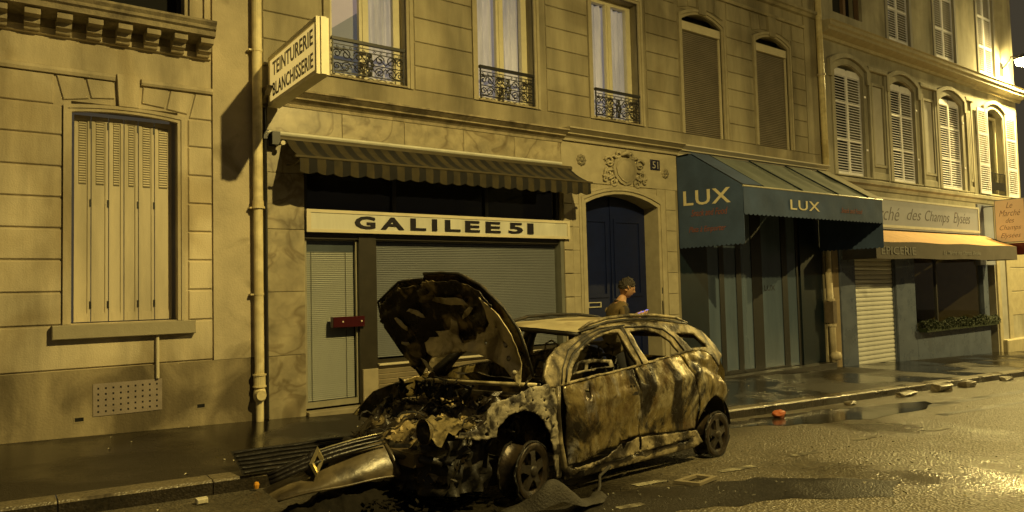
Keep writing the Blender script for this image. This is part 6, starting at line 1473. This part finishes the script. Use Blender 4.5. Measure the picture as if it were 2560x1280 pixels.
# head with face
def head_pt(s, t):
    th = math.pi * s; ph = 2 * math.pi * t
    x, y, z = 0.098 * math.sin(th) * math.cos(ph), 0.078 * math.sin(th) * math.sin(ph), 0.122 * math.cos(th)
    fr = math.exp(-(ph if ph < math.pi else 2 * math.pi - ph) ** 2 / 0.06)
    if z < -0.02: x *= 0.95; y *= 1 - 0.30 * min(1, (-z - 0.02) / 0.1); x += 0.010 * min(1, (-z - 0.02) / 0.06)
    x += fr * 0.026 * math.exp(-((z + 0.018) / 0.022) ** 2)                       # nose
    x += fr * 0.008 * math.exp(-((z + 0.060) / 0.010) ** 2) + fr * 0.010 * math.exp(-((z + 0.105) / 0.014) ** 2)   # lips, chin
    x += 0.006 * math.exp(-((z - 0.025) / 0.012) ** 2) * math.exp(-(min(ph, 2 * math.pi - ph) / 0.7) ** 2)        # brow
    for sy in (-1, 1): x -= 0.009 * math.exp(-((y - sy * 0.033) / 0.016) ** 2 - ((z - 0.004) / 0.012) ** 2) * (1 if x > 0 else 0)
    return (x, y, z)
hc = S(0.115, 0, 1.655); tilt = Matrix.Rotation(R(-14), 3, 'Z') @ Matrix.Rotation(R(22), 3, 'Y')
hm = MB().grid(lambda s, t: hc + tilt @ (Vector(head_pt(s, t)) * K), 36, 56)
link('head', hm.mesh('head', SKIN, True), per)
er = MB()
for sy in (-1, 1):
    er.tube([hc + tilt @ (Vector((-0.005 + 0.022 * math.cos(a), sy * (0.077 + 0.006 * math.cos(a)), -0.005 + 0.030 * math.sin(a))) * K) for a in [k * 0.55 for k in range(11)]], 0.009 * K, 5)
link('ear', er.mesh('ear', SKIN, True), per)
ey = MB()
for sy in (-1, 1): ey.lathe([(0, -0.010 * K), (0.010 * K, 0), (0, 0.010 * K)], tuple(hc + tilt @ (Vector((0.082, sy * 0.033, 0.003)) * K)), 'x', 8)
link('eye', ey.mesh('eye', HAIR, True), per)
def hair_pt(s, t):
    th = math.pi * 0.60 * s; ph = 2 * math.pi * t
    front = 0.5 + 0.5 * math.cos(ph); th *= 1.0 - 0.42 * front ** 2
    n = 0.030 * noise.noise((7 * math.sin(th) * math.cos(ph), 7 * math.sin(th) * math.sin(ph), 7 * th)) + 0.014 * noise.noise((22 * math.cos(ph), 30 * math.sin(ph), 20 * th))
    k = 1.0 + 0.10 + n * 6 - 0.10 * max(0, s - 0.85) / 0.15
    return (0.098 * k * math.sin(th) * math.cos(ph) - 0.004, 0.078 * k * 1.04 * math.sin(th) * math.sin(ph), 0.122 * (k + 0.02) * math.cos(th) * (1 if th < 1.57 else 1))
link('hair', MB().grid(lambda s, t: hc + tilt @ (Vector(hair_pt(s, t)) * K), 26, 60).mesh('hair', HAIR, True), per)
link('collar', MB().tube([S(0.045 + 0.078 * math.cos(a) - 0.01, 0.078 * math.sin(a), 1.468 - 0.03 * math.cos(a)) for a in [k * 2 * math.pi / 18 for k in range(19)]], 0.017 * K, 6).mesh('collar', VESTD, True), per)
def hand(side):
    w = S(0.24, side * 0.10 if side < 0 else 0.05, 1.305)
    mb = MB(); f = Vector((1, -side * 0.55, 0.15)).normalized(); l = Vector((side * 0.5, 1, 0)).normalized()
    mb.tube([w, w + f * 0.035 * K, w + f * 0.075 * K], [0.026 * K, 0.036 * K, 0.030 * K], 8)
    for k, (off, ln_) in enumerate(((-0.024, 0.062), (-0.008, 0.070), (0.008, 0.066), (0.024, 0.052))):
        b = w + f * 0.072 * K + l * off * K
        mb.tube([b, b + f * ln_ * 0.45 * K + Vector((0, 0, 0.008)) * K, b + f * ln_ * 0.75 * K + Vector((0, 0, 0.028)) * K, b + f * ln_ * 0.80 * K + Vector((0, 0, 0.045)) * K], [0.0095 * K, 0.009 * K, 0.008 * K, 0.006 * K], 6)
    b = w + f * 0.02 * K + l * side * 0.028 * K
    mb.tube([b, b + f * 0.03 * K + Vector((0, 0, 0.025)) * K, b + f * 0.06 * K + Vector((0, 0, 0.04)) * K], [0.012 * K, 0.011 * K, 0.008 * K], 6)
    return mb
link('hand', hand(-1).mesh('hand', SKIN, True), per); link('hand', hand(1).mesh('hand', SKIN, True), per)
ph = thing('phone', 'glowing smartphone held by the walking person', 'phone', (0, 0, 0)); del ph['base']
ph.location = per.matrix_basis @ Vector((0.385, -0.03, 1.635)); ph.rotation_euler = (R(4), R(-20), R(-26))
MB().block(-0.09, 0.09, -0.045, 0.045, -0.006, 0.004, 0.003).build('phone_body', IRON, ph)
MB().box(-0.082, 0.082, -0.040, 0.040, 0.0045, 0.0060).build('phone_screen', SCREEN, ph)

for o in COL.objects:
    if o.parent is None:
        k = o.name.split('.')[0]
        g_ = {'street_lamp': 'street lamps along the street', 'drainpipe': 'drainpipes on the facades', 'rubble_stone': 'broken stones along the gutter',
              'striped_awning': 'awnings over the shop fronts', 'teal_awning': 'awnings over the shop fronts', 'ochre_awning': 'awnings over the shop fronts'}.get(k)
        if g_: o['group'] = g_
